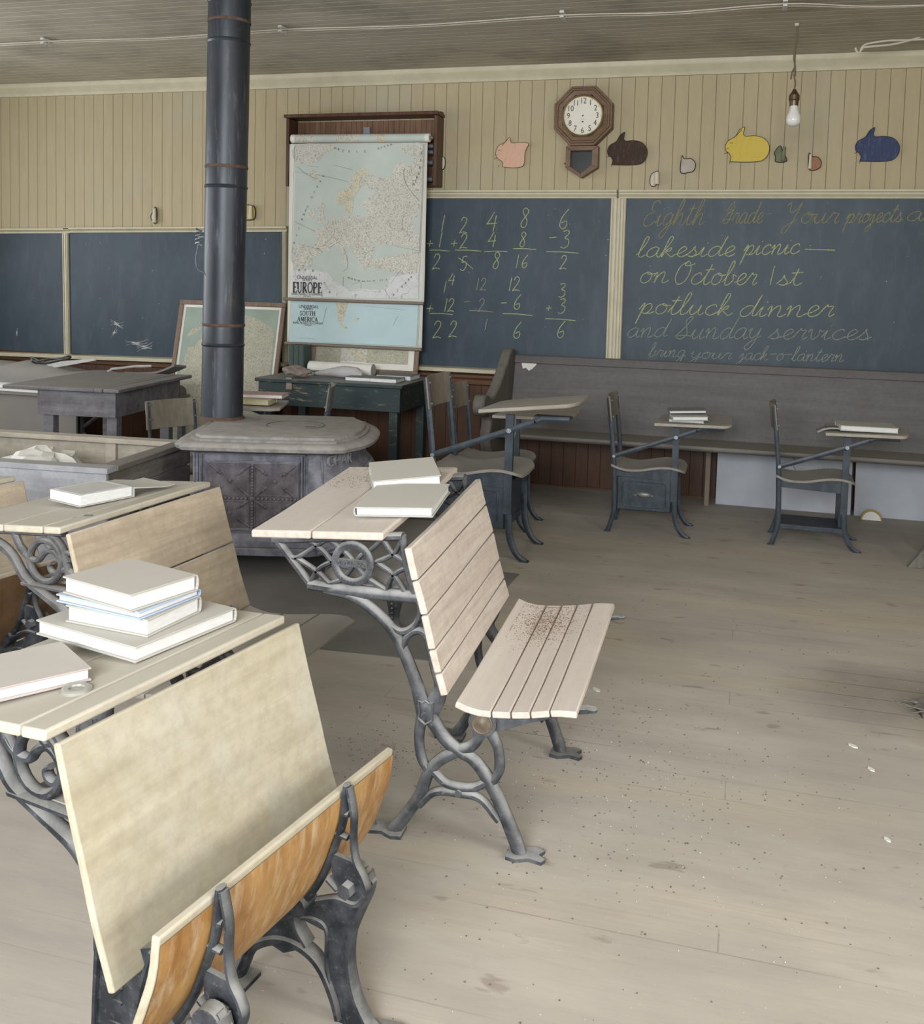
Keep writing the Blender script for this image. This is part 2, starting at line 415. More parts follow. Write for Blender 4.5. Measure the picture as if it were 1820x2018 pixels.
# ------------------------------------------------------------------ handwriting
G = {  # cursive strokes in a unit cell: baseline 0, x height .5
 'a': (.56, [[(.44,.42),(.3,.5),(.1,.36),(.06,.12),(.2,.0),(.36,.12),(.44,.42),(.42,.12),(.5,.0),(.6,.1)]]),
 'b': (.5, [[(0,.1),(.2,.6),(.24,.95),(.15,.98),(.1,.6),(.12,.06),(.25,.0),(.4,.2),(.34,.42),(.5,.36)]]),
 'c': (.46, [[(.4,.4),(.3,.5),(.1,.36),(.07,.12),(.22,0),(.36,.05),(.48,.16)]]),
 'd': (.56, [[(.44,.42),(.28,.5),(.1,.36),(.06,.12),(.2,.0),(.38,.2),(.54,1.0),(.44,.3),(.46,.04),(.6,.1)]]),
 'e': (.42, [[(0,.1),(.2,.2),(.36,.38),(.26,.5),(.12,.36),(.1,.12),(.22,0),(.36,.05),(.44,.14)]]),
 'g': (.52, [[(.42,.42),(.26,.5),(.08,.34),(.08,.1),(.2,.02),(.38,.18),(.44,.46),(.36,-.2),(.2,-.48),(.06,-.36),(.24,-.1),(.54,.14)]]),
 'h': (.56, [[(0,.1),(.2,.6),(.26,.95),(.17,1.0),(.1,.6),(.06,.0),(.16,.32),(.32,.48),(.38,.34),(.36,.06),(.46,.0),(.58,.12)]]),
 'i': (.3, [[(0,.1),(.14,.46),(.1,.12),(.18,0),(.32,.12)], [(.2,.64),(.22,.68)]]),
 'j': (.36, [[(0,.1),(.22,.46),(.2,-.1),(.08,-.46),(-.06,-.36),(.1,-.12),(.38,.12)], [(.26,.64),(.28,.68)]]),
 'k': (.52, [[(0,.1),(.2,.6),(.26,.95),(.16,.98),(.1,.6),(.06,.0),(.16,.3),(.32,.46),(.3,.3),(.16,.26),(.34,.06),(.42,0),(.54,.12)]]),
 'l': (.32, [[(0,.1),(.2,.6),(.26,.95),(.16,.98),(.1,.6),(.08,.12),(.18,0),(.34,.12)]]),
 'n': (.58, [[(0,.3),(.1,.48),(.1,.0),(.14,.28),(.32,.5),(.38,.34),(.36,.06),(.46,0),(.6,.12)]]),
 'o': (.5, [[(.26,.5),(.08,.36),(.08,.1),(.24,0),(.4,.14),(.4,.4),(.24,.5),(.3,.4),(.54,.42)]]),
 'p': (.54, [[(0,.2),(.14,.5),(.04,-.48),(.12,.1),(.2,.4),(.36,.48),(.42,.28),(.32,.04),(.16,.04),(.4,.02),(.56,.12)]]),
 'r': (.44, [[(0,.1),(.14,.46),(.18,.52),(.2,.44),(.36,.44),(.3,.14),(.36,0),(.46,.12)]]),
 's': (.42, [[(0,.06),(.16,.32),(.22,.52),(.24,.36),(.34,.16),(.24,0),(.08,.04),(.26,.02),(.46,.14)]]),
 't': (.36, [[(0,.1),(.16,.5),(.22,.86),(.12,.3),(.14,.04),(.24,.0),(.38,.12)], [(.02,.62),(.36,.66)]]),
 'u': (.56, [[(0,.1),(.12,.46),(.08,.14),(.18,0),(.34,.16),(.42,.48),(.38,.12),(.46,0),(.58,.12)]]),
 'v': (.5, [[(0,.34),(.1,.5),(.16,.1),(.24,0),(.38,.2),(.38,.46),(.44,.4),(.54,.42)]]),
 'y': (.52, [[(0,.34),(.1,.48),(.08,.16),(.2,.04),(.36,.2),(.44,.48),(.34,-.2),(.18,-.48),(.04,-.36),(.22,-.1),(.54,.14)]]),
 'E': (.66, [[(.62,.86),(.5,1.0),(.3,.92),(.3,.66),(.46,.56),(.2,.46),(.08,.2),(.2,.0),(.44,.04),(.62,.2)]]),
 'G': (.66, [[(.1,.1),(.3,.5),(.5,.98),(.3,.9),(.16,.6),(.3,.44),(.52,.62),(.58,.8),(.5,.3),(.4,.0),(.16,.02),(.1,.14),(.6,.2)]]),
 'Y': (.7, [[(.04,.8),(.16,.98),(.2,.6),(.3,.5),(.46,.66),(.58,.98),(.46,.2),(.3,-.4),(.14,-.44),(.2,-.16),(.6,.2)]]),
 'O': (.72, [[(.4,1.0),(.14,.76),(.08,.3),(.26,.0),(.52,.16),(.6,.62),(.44,.98),(.3,.84),(.5,.8),(.7,.9)]]),
 'S': (.62, [[(.0,.1),(.26,.5),(.46,.92),(.36,1.0),(.24,.8),(.36,.5),(.44,.2),(.26,.0),(.06,.08),(.2,.16),(.6,.14)]]),
 '0': (.5, [[(.26,1),(.06,.7),(.08,.2),(.26,0),(.42,.3),(.42,.75),(.26,1)]]),
 '1': (.3, [[(.16,1.0),(.13,.5),(.11,0)]]),
 '2': (.56, [[(.06,.74),(.18,.98),(.4,.9),(.38,.6),(.1,.08),(.06,.0),(.3,.06),(.54,.0)]]),
 '3': (.5, [[(.06,.92),(.3,.98),(.38,.8),(.18,.56),(.4,.46),(.42,.16),(.2,0),(.02,.08)]]),
 '4': (.6, [[(.3,.98),(.04,.42),(.02,.38),(.5,.42)], [(.42,.8),(.36,.0)]]),
 '5': (.5, [[(.42,1.0),(.16,.96),(.1,.58),(.34,.6),(.42,.3),(.26,.0),(.04,.08)]]),
 '6': (.5, [[(.4,1.0),(.14,.6),(.06,.2),(.22,0),(.4,.14),(.36,.4),(.14,.3)]]),
 '8': (.5, [[(.36,.9),(.2,1.0),(.1,.8),(.36,.36),(.3,.04),(.12,.06),(.1,.3),(.36,.74),(.36,.92)]]),
 '-': (.5, [[(.02,.42),(.44,.46)]]), '+': (.5, [[(.02,.4),(.44,.42)], [(.24,.62),(.22,.2)]]), ' ': (.4, []),
}
WY = W-.0155
def write(mb, text, p0, p1, hpx, slant=.28, r=.0035, jit=.0):
    a = aty(*p0, WY); b = aty(*p1, WY); top = aty(p0[0], p0[1]-hpx, WY)
    H = top.z-a.z; adv = sum(G[ch][0] for ch in text); sx = (b.x-a.x)/adv; x = 0
    for ch in text:
        wd, st = G[ch]
        for s_ in st:
            pts = []
            for u, v in s_:
                xx = a.x+(x+u)*sx+slant*v*H; f = (x+u)/adv
                pts.append((xx+random.uniform(-jit, jit), WY+.001, a.z+(b.z-a.z)*f+v*H+random.uniform(-jit, jit)))
            P = crom(pts, 5)
            mb.tube(P, r, 5)
        x += wd
def put(mb, o, name, mat):
    ob = mb.done(name, mat); ob.parent = o; ob.matrix_parent_inverse = (Matrix.Translation(o.location) @ o.rotation_euler.to_matrix().to_4x4()).inverted(); return ob
LINES = [('chalkdim', .0035, [('Eighth', (1262, 446), (1385, 443), 50, .28), ('Grade-', (1420, 440), (1515, 440), 42, .28), ('Your', (1538, 440), (1650, 440), 42, .28), ('projects', (1664, 440), (1775, 437), 38, .28), ('ar', (1782, 436), (1846, 434), 38, .28)]),
 ('chalk', .0035, [('lakeside', (1252, 507), (1445, 505), 40, .3), ('picnic', (1462, 503), (1572, 500), 40, .3), ('-', (1582, 508), (1652, 512), 40, 0)]),
 ('chalk', .0035, [('on', (1256, 558), (1315, 557), 44, .3), ('October', (1322, 560), (1488, 562), 46, .3), ('1st', (1510, 562), (1578, 562), 38, .1)]),
 ('chalk', .0035, [('potluck', (1256, 618), (1440, 622), 42, .3), ('dinner', (1452, 624), (1640, 624), 44, .3)]),
 ('chalkfaint', .0034, [('and', (1232, 665), (1312, 664), 38, .3), ('Sunday', (1328, 668), (1496, 668), 44, .3), ('services', (1512, 668), (1712, 670), 40, .3)]),
 ('chalkfaint', .0028, [('bring', (1276, 703), (1348, 704), 28, .3), ('your', (1358, 706), (1440, 708), 26, .3), ('jack-o-lantern', (1454, 709), (1660, 713), 28, .3)])]
for mt_, r_, ws_ in LINES:
    mb = MB()
    for w_ in ws_: write(mb, *w_, r_)
    put(mb, bD, 'chalk_line', MT[mt_])
SUMS = (('1', 866, 424, 457), ('2', 903, 428, 459), ('4', 957, 417, 456), ('8', 1022, 410, 449), ('6', 1099, 412, 451),
    ('+', 838, 462, 492), ('1', 862, 458, 487), ('+', 886, 462, 492), ('2', 904, 460, 489), ('4', 960, 457, 487), ('8', 1021, 457, 487), ('-', 1080, 450, 482), ('3', 1103, 453, 489),
    ('2', 850, 500, 530), ('5', 905, 505, 533), ('8', 968, 497, 530), ('1', 1014, 502, 528), ('6', 1026, 502, 528), ('2', 1101, 503, 530),
    ('1', 872, 554, 577), ('4', 882, 538, 562), ('1', 1000, 545, 573), ('2', 1008, 545, 573), ('3', 1099, 558, 586),
    ('+', 838, 590, 620), ('1', 873, 588, 614), ('2', 880, 588, 614), ('-', 985, 583, 608), ('6', 1010, 580, 610), ('+', 1074, 593, 617), ('3', 1098, 588, 618),
    ('6', 1009, 634, 667), ('6', 1095, 632, 666), ('1', 936, 548, 572), ('2', 944, 548, 572), ('-', 912, 580, 606), ('2', 940, 588, 614), ('2', 850, 632, 666), ('2', 882, 632, 664), ('1', 953, 628, 650))
BARS = (((846, 493), (886, 495)), ((896, 493), (948, 495)), ((954, 496), (1000, 496)), ((1011, 490), (1056, 492)), ((1076, 496), (1140, 499)), ((846, 618), (892, 620)), ((990, 618), (1049, 622)), ((1074, 628), (1134, 632)), ((903, 508), (932, 530)), ((924, 612), (972, 615)))
for y0_, y1_, cols in ((400, 534, ((830, 885), (885, 950), (950, 1005), (1005, 1065), (1065, 1150))), (534, 700, ((830, 905), (905, 983), (983, 1065), (1065, 1150)))):
    for x0_, x1_ in cols:
        mb = MB()
        for ch, x, ya, yb in SUMS:
            if x0_ <= x < x1_ and y0_ <= ya < y1_: write(mb, ch, (x, yb), (x+(yb-ya)*G[ch][0], yb), yb-ya, .12, .0033)
        for a_, b_ in BARS:
            if x0_ <= (a_[0]+b_[0])/2 < x1_ and y0_ <= a_[1] < y1_:
                p, q = aty(*a_, WY), aty(*b_, WY); mb.tube([p, (p+q)/2+Vector((0, 0, .004)), q], .0033, 5)
        put(mb, bC, 'chalk_sum', MT['chalkfaint'] if x0_ == 905 else MT['chalk'])
def smear(o, spots):
    mb = MB()
    for x, y, lx, ly in spots:
        n = 9
        p = aty(x, y, WY)
        for k in range(3):
            pts = [(p.x+lx*(i/(n-1)-.5)+random.uniform(-.004, .004), WY+.0005, p.z+ly*(i/(n-1)-.5)+.012*math.sin(i*.6+k)+random.uniform(-.004, .004)+(k-1)*.016) for i in range(n)]
            mb.tube(pts, [.001, .0045, .002], 4)
    put(mb, o, 'chalk_smear', MT['chalkwhite'])
smear(bB, [(230, 638, .12, -.01), (268, 676, .2, .02), (285, 684, .14, .05), (225, 655, .05, .06)]); smear(bA, [(33, 656, .012, .03)])

# ------------------------------------------------------------------ map case with pull-down maps
MT['case'] = wood('dark brown varnished wood', (.055, .026, .016), (.105, .052, .032), 'z', 30, rough=.4)
MT['caseback'] = boards('striped brown back boards', (.15, .085, .05), (.05, .025, .014), .042, 'x', .0, .06, .3, (.07, .035, .02), .5, .45)
MT['steel'] = plain('grey steel', (.22, .24, .26), .4, .15, 30, metal=.6)
cY = 6.80
cl, cr = aty(566, 300, cY).x, aty(857, 300, cY).x; ct, cb = 2.628, 2.128
t = thing('map_case', 'brown open wooden map case on the wall above the Europe map', 'map case', ((cl+cr)/2, W, cb))
h = ct-cb; hw = (cr-cl)/2; dp = W-cY
MB().box(-hw+.02, hw-.02, -.015, -.002, .02, h-.01).done('back_panel', MT['caseback'], t, smooth=False)
for s_ in (-1, 1): MB().box(s_*hw-.0125, s_*hw+.0125, -dp, -.002, 0, h-.002).done('side_panel', MT['case'], t, .003)
MB().box(-hw-.025, hw+.02, -dp-.02, -.002, h, h+.024).done('top_panel', MT['case'], t, .004)
MB().box(-hw+.013, hw-.013, -dp+.10, -.002, 0, .018).done('bottom_rail', MT['case'], t, .003)
mb = MB().box(-.026, .026, -.03, -.015, h-.19, h-.055); mb.box(-.034, .03, -.05, -.03, h-.118, h-.11); mb.cyl((0, -.033, h-.075), (0, -.028, h-.075), .006, 8); mb.cyl((0, -.033, h-.15), (0, -.028, h-.15), .006, 8)
mb.done('bracket', MT['steel'], t, .002)
for x in (-hw+.09, hw-.01): MB().box(x-.02, x+.02, -.06, -.005, h+.024, h+.04).done('hanger', MT['case'], t, .003)
# spring rollers on the right, one end of each showing
for py_ in (285, 297, 318, 351):
    z = aty(850, py_, cY).z-cb
    mb = MB().cyl((hw-.075, -dp+.075, z), (hw-.035, -dp+.075, z), .019, 14).cyl((hw-.035, -dp+.075, z), (hw-.015, -dp+.075, z), .008, 10)
    mb.done('roller_end', MT['steel'], t, .002)

MT['mapsea'] = plain('pale green blue map sea', (.41, .455, .42), .7, .06, 5)
MT['mapseablue'] = plain('pale blue map sea', (.40, .51, .53), .7, .06, 5)
def land(name, col, lines, sc=60, th=.045, sp=.6):
    m, nt, bs = newmat(name); N = NB(nt); v = N.coord()
    vo = N.n('ShaderNodeTexVoronoi', feature='DISTANCE_TO_EDGE'); vo.inputs['Scale'].default_value = sc*.35
    mx = N.n('ShaderNodeMixRGB'); mx.blend_type = 'ADD'; mx.inputs[0].default_value = .18
    nz = N.n('ShaderNodeTexNoise'); nz.inputs['Scale'].default_value = sc*.6; N.l(v, nz.inputs['Vector']); N.l(v, mx.inputs[1]); N.l(nz.outputs['Color'], mx.inputs[2]); N.l(mx.outputs[0], vo.inputs['Vector'])
    e = N.rng(vo.outputs['Distance'], 0, th, 1, 0)
    n1 = N.noise(v, sc*1.5, 3, .7)
    c = N.mix(N.rng(N.noise(v, 6, 4), .35, .7), col, tuple(x*.88 for x in col))
    c = N.mix(N.math('MULTIPLY', e, .95), c, lines)
    c = N.mix(N.rng(n1, .56, .62, 0, sp), c, lines)
    N.l(c, bs.inputs['Base Color']); bs.inputs['Roughness'].default_value = .75
    return m
MT['land'] = land('cream map land', (.52, .51, .45), (.14, .135, .12)); MT['landyellow'] = land('yellowish map land', (.52, .49, .375), (.15, .135, .10))
MT['landdense'] = land('densely printed map land', (.55, .54, .475), (.13, .125, .11), 70, .06); MT['landwhite'] = land('white map land', (.55, .56, .55), (.28, .28, .27), 22, .025, .12)
MT['paper'] = plain('aged white paper', (.60, .59, .54), .8, .06, 8)
MT['ink'] = plain('faded black ink', (.06, .06, .065), .8, .1, 20); MT['inkgrey'] = plain('grey map ink', (.20, .195, .185), .8, .1, 20)
MT['slat'] = wood('grey brown wooden slat', (.16, .13, .105), (.25, .21, .17), 'x', 40)
def sheet_things(Y):
    return lambda u, v, off=(540, 200), s=5.0556: aty(off[0]+u/s, off[1]+v/s, Y)
def flat(mb, pts, Y, off):
    mb.prism([(p.x, p.z) for p in pts], Y-off-.0004, Y-off, 'xz')
def wavy_sheet(x0, x1, zt, zb, Y, name, mat, parent, amp=.004, nx=24, nz=30, thick=.0008, taper=0):
    mb = MB(); rows = []
    for j in range(nz+1):
        f = j/nz; z = zt+(zb-zt)*f; row = []
        for i in range(nx+1):
            g = i/nx; x = x0+(x1-x0)*g
            row.append(Vector((x, Y+amp*math.sin(g*5+f*3)*math.sin(f*math.pi), z)))
        rows.append(row)
    mb.loft(rows, cap=False, closed=False)
    o = mb.done(name, mat, parent); sd = o.modifiers.new('thick', 'SOLIDIFY'); sd.thickness = thick; sd.offset = 1
    return o
# serif capitals for the map titles: stems, hairlines and bowls
def arc(cx, cz, rx, rz, a0, a1, n=14): return [(cx+rx*math.cos(R(a0+(a1-a0)*i/n)), cz+rz*math.sin(R(a0+(a1-a0)*i/n))) for i in range(n+1)]
TK, TN = .105, .040
SER = {'E': (.62, [((.14, 0), (.14, 1), TK), ((.0, .97), (.55, .97), TN), ((.14, .52), (.42, .52), TN), ((.0, .03), (.57, .03), TN), ((.55, .97), (.55, .80), TN), ((.57, .03), (.57, .22), TN), ((.42, .60), (.42, .44), TN)]),
 'U': (.78, [((.14, .97), (.14, .3), TK), (arc(.36, .28, .22, .27, 180, 360), None, TN*1.5), ((.58, .28), (.58, .97), TN*1.3), ((.0, .97), (.28, .97), TN), ((.46, .97), (.70, .97), TN)]),
 'R': (.74, [((.14, 0), (.14, 1), TK), (arc(.26, .74, .24, .24, 90, -90), None, TK*.7), ((.0, .97), (.28, .97), TN), ((.14, .5), (.28, .5), TN), ((.30, .48), (.58, .05), TK*.9), ((.0, .03), (.28, .03), TN), ((.52, .03), (.70, .03), TN)]),
 'O': (.78, [(arc(.36, .5, .31, .48, 0, 360, 28), None, TK*.65)]),
 'P': (.68, [((.14, 0), (.14, 1), TK), (arc(.27, .73, .25, .25, 90, -90), None, TK*.7), ((.0, .97), (.28, .97), TN), ((.14, .48), (.28, .48), TN), ((.0, .03), (.28, .03), TN)]),
 'S': (.6, [([(.46, .78), (.42, .93), (.26, .98), (.1, .88), (.08, .70), (.24, .55), (.42, .42), (.48, .24), (.38, .06), (.22, .02), (.08, .1), (.04, .26)], None, TK*.6)]),
 'T': (.72, [((.34, 0), (.34, 1), TK), ((.02, .97), (.66, .97), TN), ((.02, .97), (.02, .78), TN), ((.66, .97), (.66, .78), TN), ((.2, .03), (.48, .03), TN)]),
 'H': (.82, [((.14, 0), (.14, 1), TK), ((.60, 0), (.60, 1), TK), ((.14, .52), (.60, .52), TN), ((.0, .97), (.28, .97), TN), ((.46, .97), (.74, .97), TN), ((.0, .03), (.28, .03), TN), ((.46, .03), (.74, .03), TN)]),
 'A': (.78, [((.08, .03), (.34, 1), TN*1.3), ((.34, 1), (.60, .03), TK), ((.18, .36), (.50, .36), TN), ((.0, .03), (.18, .03), TN), ((.48, .03), (.72, .03), TN)]),
 'M': (.94, [((.12, 0), (.14, 1), TN*1.3), ((.14, 1), (.42, .1), TK), ((.42, .1), (.68, 1), TN*1.3), ((.70, 0), (.70, 1), TK), ((.0, .03), (.24, .03), TN), ((.56, .03), (.84, .03), TN), ((.02, .97), (.16, .97), TN), ((.66, .97), (.82, .97), TN)]),
 'I': (.36, [((.14, 0), (.14, 1), TK), ((.0, .97), (.28, .97), TN), ((.0, .03), (.28, .03), TN)]),
 'C': (.7, [(arc(.38, .5, .32, .48, 45, 315, 22), None, TK*.65), ((.60, .84), (.62, .68), TN*1.2)])}
def serif(mb, word, c, h, sx, Y):
    adv = sum(SER[q][0] for q in word)*h*sx; x = c.x-adv/2; z0 = c.z-h/2
    def quad(a_, b_, w_):
        a_ = Vector((x+a_[0]*h*sx, 0, z0+a_[1]*h)); b_ = Vector((x+b_[0]*h*sx, 0, z0+b_[1]*h)); d = (b_-a_).normalized(); n_ = Vector((-d.z, 0, d.x))*w_*h*.9
        mb.prism([(p.x, p.z) for p in (a_-n_, b_-n_, b_+n_, a_+n_)], Y-.0003, Y, 'xz')
    for ch in word:
        for a_, b_, w_ in SER[ch][1]:
            if b_ is None:
                for p, q in zip(a_, a_[1:]): quad(p, q, w_)
            else: quad(a_, b_, w_)
        x += SER[ch][0]*h*sx
# Europe
EY = 6.775
e1, e2 = sheet_things(EY), None
E1 = lambda u, v: aty(540+u/5.0556, 200+v/5.0556, EY-.006); E2 = lambda u, v: aty(540+u/5.0556, 500+v/5.0556, EY-.006)
xl, xr = aty(571, 430, EY).x, aty(839, 430, EY).x; zt, zb = aty(705, 281, EY).z, aty(700, 593, EY).z
t = thing('wall_map', 'large pull-down map of Europe hanging from the map case', 'wall map', ((xl+xr)/2, EY, zt), 0, 'pull-down maps'); T0 = Matrix.Translation(t.location).inverted()
def kid(mb, name, mat, par=None, **k):
    ob = mb.done(name, mat, **k); ob.parent = par or t; ob.matrix_parent_inverse = T0; return ob
o = wavy_sheet(xl, xr, zt, zb, EY, 'map_sheet', MT['paper'], t, .003); o.matrix_parent_inverse = T0
fl = lambda ps, f, off: [(f(*p)) for p in ps]
mb = MB(); mb.prism([(p.x, p.z) for p in (E1(212, 432), E1(1480, 425), E1(1445, 1480), E2(1440, 455), E2(182, 430), E1(190, 1400))], EY-.0055, EY-.005, 'xz'); kid(mb, 'map_sea', MT['mapsea'], smooth=False)
def lands(groups, f, y0, nm, m, straight=False):
    mb = MB()
    for g in groups: mb.prism([(p.x, p.z) for p in (f(*q) for q in (g if straight else [(q.x, q.y) for q in crom([(a_, b_, 0) for a_, b_ in g], 3, True)]))], y0-.0005, y0, 'xz')
    return kid(mb, nm, m, smooth=False)
lands([[(215, 432), (610, 430), (560, 490), (500, 520), (430, 600), (215, 606)],
       [(1478, 432), (1330, 440), (1270, 470), (1310, 520), (1395, 560), (1335, 640), (1270, 610), (1200, 650), (1170, 740), (1090, 765), (1000, 730), (935, 705), (890, 745), (880, 840), (940, 870), (1010, 900), (900, 990), (840, 1030), (900, 1050), (940, 1130), (930, 1250), (945, 1360), (1030, 1425), (1180, 1430), (1300, 1450), (1435, 1480), (1440, 1320), (1370, 1330), (1400, 1250), (1360, 1180), (1462, 1110), (1470, 900)],
       [(350, 700), (400, 682), (455, 740), (430, 775), (375, 780)]], E1, EY-.006, 'map_land', MT['land'])
lands([[(870, 662), (950, 690), (880, 740), (870, 840), (800, 930), (790, 1010), (770, 1115), (715, 1125), (705, 1020), (640, 1040), (622, 960), (660, 890), (725, 870), (780, 760), (830, 690)]], E1, EY-.0062, 'map_land', MT['landyellow'])
lands([[(400, 1290), (480, 1260), (540, 1190), (700, 1150), (870, 1130), (945, 1160), (945, 1250), (950, 1360), (1000, 1440), (990, 1520), (950, 1610), (880, 1690), (850, 1600), (760, 1470), (705, 1430), (735, 1560), (725, 1650), (690, 1580), (640, 1440), (560, 1450), (540, 1490), (490, 1490), (400, 1440), (425, 1370)],
       [(430, 1040), (500, 1010), (490, 1100), (505, 1190), (420, 1220), (450, 1120)], [(345, 1080), (400, 1075), (400, 1150), (335, 1160)],
       [(192, 1425), (400, 1450), (480, 1500), (380, 1560), (370, 1640), (195, 1650)],
       [(930, 1640), (1000, 1580), (1200, 1530), (1430, 1490), (1440, 1700), (1300, 1720), (1130, 1685), (1000, 1660)]], E1, EY-.0064, 'map_land', MT['landdense'])
lands([[(184, 165), (370, 160), (540, 185), (590, 260), (700, 330), (760, 380), (850, 345), (960, 360), (1090, 360), (1165, 230), (1438, 190), (1438, 448), (184, 428)]], E2, EY-.0066, 'map_land', MT['landwhite'], True)
FR = Matrix.Rotation(R(90), 4, 'X')
def label_text(mb, s_, p, size, sx=1.0, rot=0): return mb.text(s_, size, Matrix.Translation(p) @ Matrix.Rotation(rot, 4, 'Y') @ FR, sx, .0002)
mb = MB()
for p, s_, hh, sx in ((E2(330, 240), 'UNIVERSAL', .026, .95), (E2(330, 262), 'SERIES', .022, .95), (E2(328, 404), 'RAND McNALLY & COMPANY', .019, .75), (E2(328, 424), 'CHICAGO', .010, 1)):
    label_text(mb, s_, Vector((p.x, EY-.0085, p.z)), hh*1.35, sx)
serif(mb, 'EUROPE', E2(332, 337), .078, .72, EY-.008)
kid(mb, 'map_title', MT['ink'], smooth=False)
mb = MB()
def spaced(word, pts, f, size, Yo):
    P = crom([(a_, b_, 0) for a_, b_ in pts], 12); n = len(word)
    for i, ch in enumerate(word):
        q = P[int(i/(max(n-1, 1))*(len(P)-1))]; p = f(q.x, q.y); label_text(mb, ch, Vector((p.x, Yo, p.z)), size)
spaced('ARCTIC', [(610, 465), (720, 500), (905, 500)], E1, .024, EY-.0085); spaced('OCEAN', [(1040, 470), (1100, 450), (1165, 430)], E1, .02, EY-.0085)
spaced('ATLANTIC', [(200, 1410), (290, 1140), (335, 1050)], E1, .022, EY-.0085); spaced('OCEAN', [(375, 955), (430, 850), (490, 745)], E1, .022, EY-.0085)
spaced('SIBERIA', [(1470, 515), (1440, 720), (1390, 825)], E1, .028, EY-.0085)
spaced('MEDITERRANEAN SEA', [(740, 240), (880, 275), (1120, 260)], E2, .016, EY-.0085); spaced('AFRICA', [(250, 165), (430, 190), (555, 385)], E2, .026, EY-.0085); spaced('ARABIA', [(1365, 235), (1290, 315), (1190, 410)], E2, .024, EY-.0085)
kid(mb, 'map_lettering', MT['ink'], smooth=False)
mb = MB()
def line(pts, f, r, Yo):
    P = crom([(a_, b_, 0) for a_, b_ in pts], 6); mb.tube([Vector((p.x, Yo+random.uniform(-.0002, .0002), p.z)) for p in (f(q.x, q.y) for q in P)], r, 4)
for pts in ([(205, 432), (188, 1000), (180, 1500)], [(1488, 428), (1470, 1000), (1448, 1500)], [(1500, 425), (1480, 1000), (1458, 1510)], [(1300, 670), (1290, 740), (1330, 850), (1440, 990)], [(1140, 1190), (1170, 1260), (1280, 1280), (1350, 1340), (1340, 1400)], [(1300, 1120), (1275, 1200), (1275, 1280)],
            [(560, 1450), (640, 1410), (700, 1480), (735, 1640), (690, 1690)], [(1160, 1430), (1250, 1450), (1440, 1490)], [(230, 650), (330, 730), (420, 770)], [(250, 1420), (390, 1460), (480, 1500)], [(1360, 640), (1380, 720), (1470, 770)], [(490, 1440), (590, 1330), (600, 1270)], [(200, 700), (480, 740), (740, 800)], [(210, 1200), (400, 1290)], [(340, 640), (440, 655)], [(600, 635), (780, 680)]):
    line(pts, E1, .0018 if len(pts) == 4 else .0011, EY-.0075)
for pts in ([(780, 300), (860, 290), (860, 350)], [(690, 230), (685, 330)], [(1100, 360), (1150, 440)], [(1160, 300), (1230, 200), (1300, 120)]): line(pts, E2, .001, EY-.0075)
kid(mb, 'map_line_work', MT['inkgrey'])
pl, pr = aty(560, 589, EY), aty(835, 598, EY)
kid(MB().tube([pl+Vector((0, -.006, 0)), pr+Vector((0, -.006, 0))], .0115, 10), 'bottom_slat', MT['slat'])
# South America, behind
SY = 6.80; S2 = lambda u, v: aty(540+u/5.0556, 500+v/5.0556, SY-.006)
xl, xr = aty(566, 640, SY).x, aty(832, 640, SY).x; zb = aty(700, 681, SY).z
t = thing('wall_map', 'pale blue pull-down map of South America showing below the Europe map', 'wall map', ((xl+xr)/2, SY, zt), 0, 'pull-down maps'); T0 = Matrix.Translation(t.location).inverted()
o = wavy_sheet(xl, xr, zt, zb, SY, 'map_sheet', MT['paper'], t, .002); o.matrix_parent_inverse = T0
mb = MB(); mb.prism([(p.x, p.z) for p in (S2(175, 440), S2(1445, 480), S2(1425, 925), S2(150, 880))], SY-.0045, SY-.004, 'xz'); kid(mb, 'map_sea', MT['mapseablue'], smooth=False)
lands([[(615, 440), (745, 450), (715, 560), (690, 655), (670, 690), (700, 720), (745, 742), (690, 740), (650, 690), (630, 600)], [(790, 650), (850, 640), (830, 665), (795, 668)]], S2, SY-.005, 'map_land', MT['landyellow'])
mb = MB()
for p, s_, hh, sx in ((S2(343, 528), 'UNIVERSAL', .025, .95), (S2(340, 550), 'SERIES', .021, .95), (S2(337, 692), 'RAND McNALLY & COMPANY', .018, .75), (S2(335, 712), 'CHICAGO', .010, 1)):
    label_text(mb, s_, Vector((p.x, SY-.0065, p.z)), hh*1.35, sx)
serif(mb, 'SOUTH', S2(333, 594), .034, 1.02, SY-.006); serif(mb, 'AMERICA', S2(333, 653), .034, 1.0, SY-.006)
kid(mb, 'map_title', MT['ink'], smooth=False)
mb = MB()
for pts in ([(168, 470), (142, 880)], [(1455, 500), (1432, 930)], [(1438, 500), (1415, 930)], [(250, 845), (300, 842), (410, 850)], [(170, 880), (540, 885), (900, 900), (1300, 918)], [(480, 700), (520, 540)], [(1180, 720), (1230, 620)], [(900, 520), (1300, 560)]): line(pts, S2, .0009, SY-.0058)
kid(mb, 'map_line_work', MT['inkgrey'])
pl, pr = aty(562, 676, SY), aty(831, 689, SY)
kid(MB().tube([pl+Vector((0, -.006, 0)), pr+Vector((0, -.006, 0))], .0115, 10), 'bottom_slat', MT['slat'])
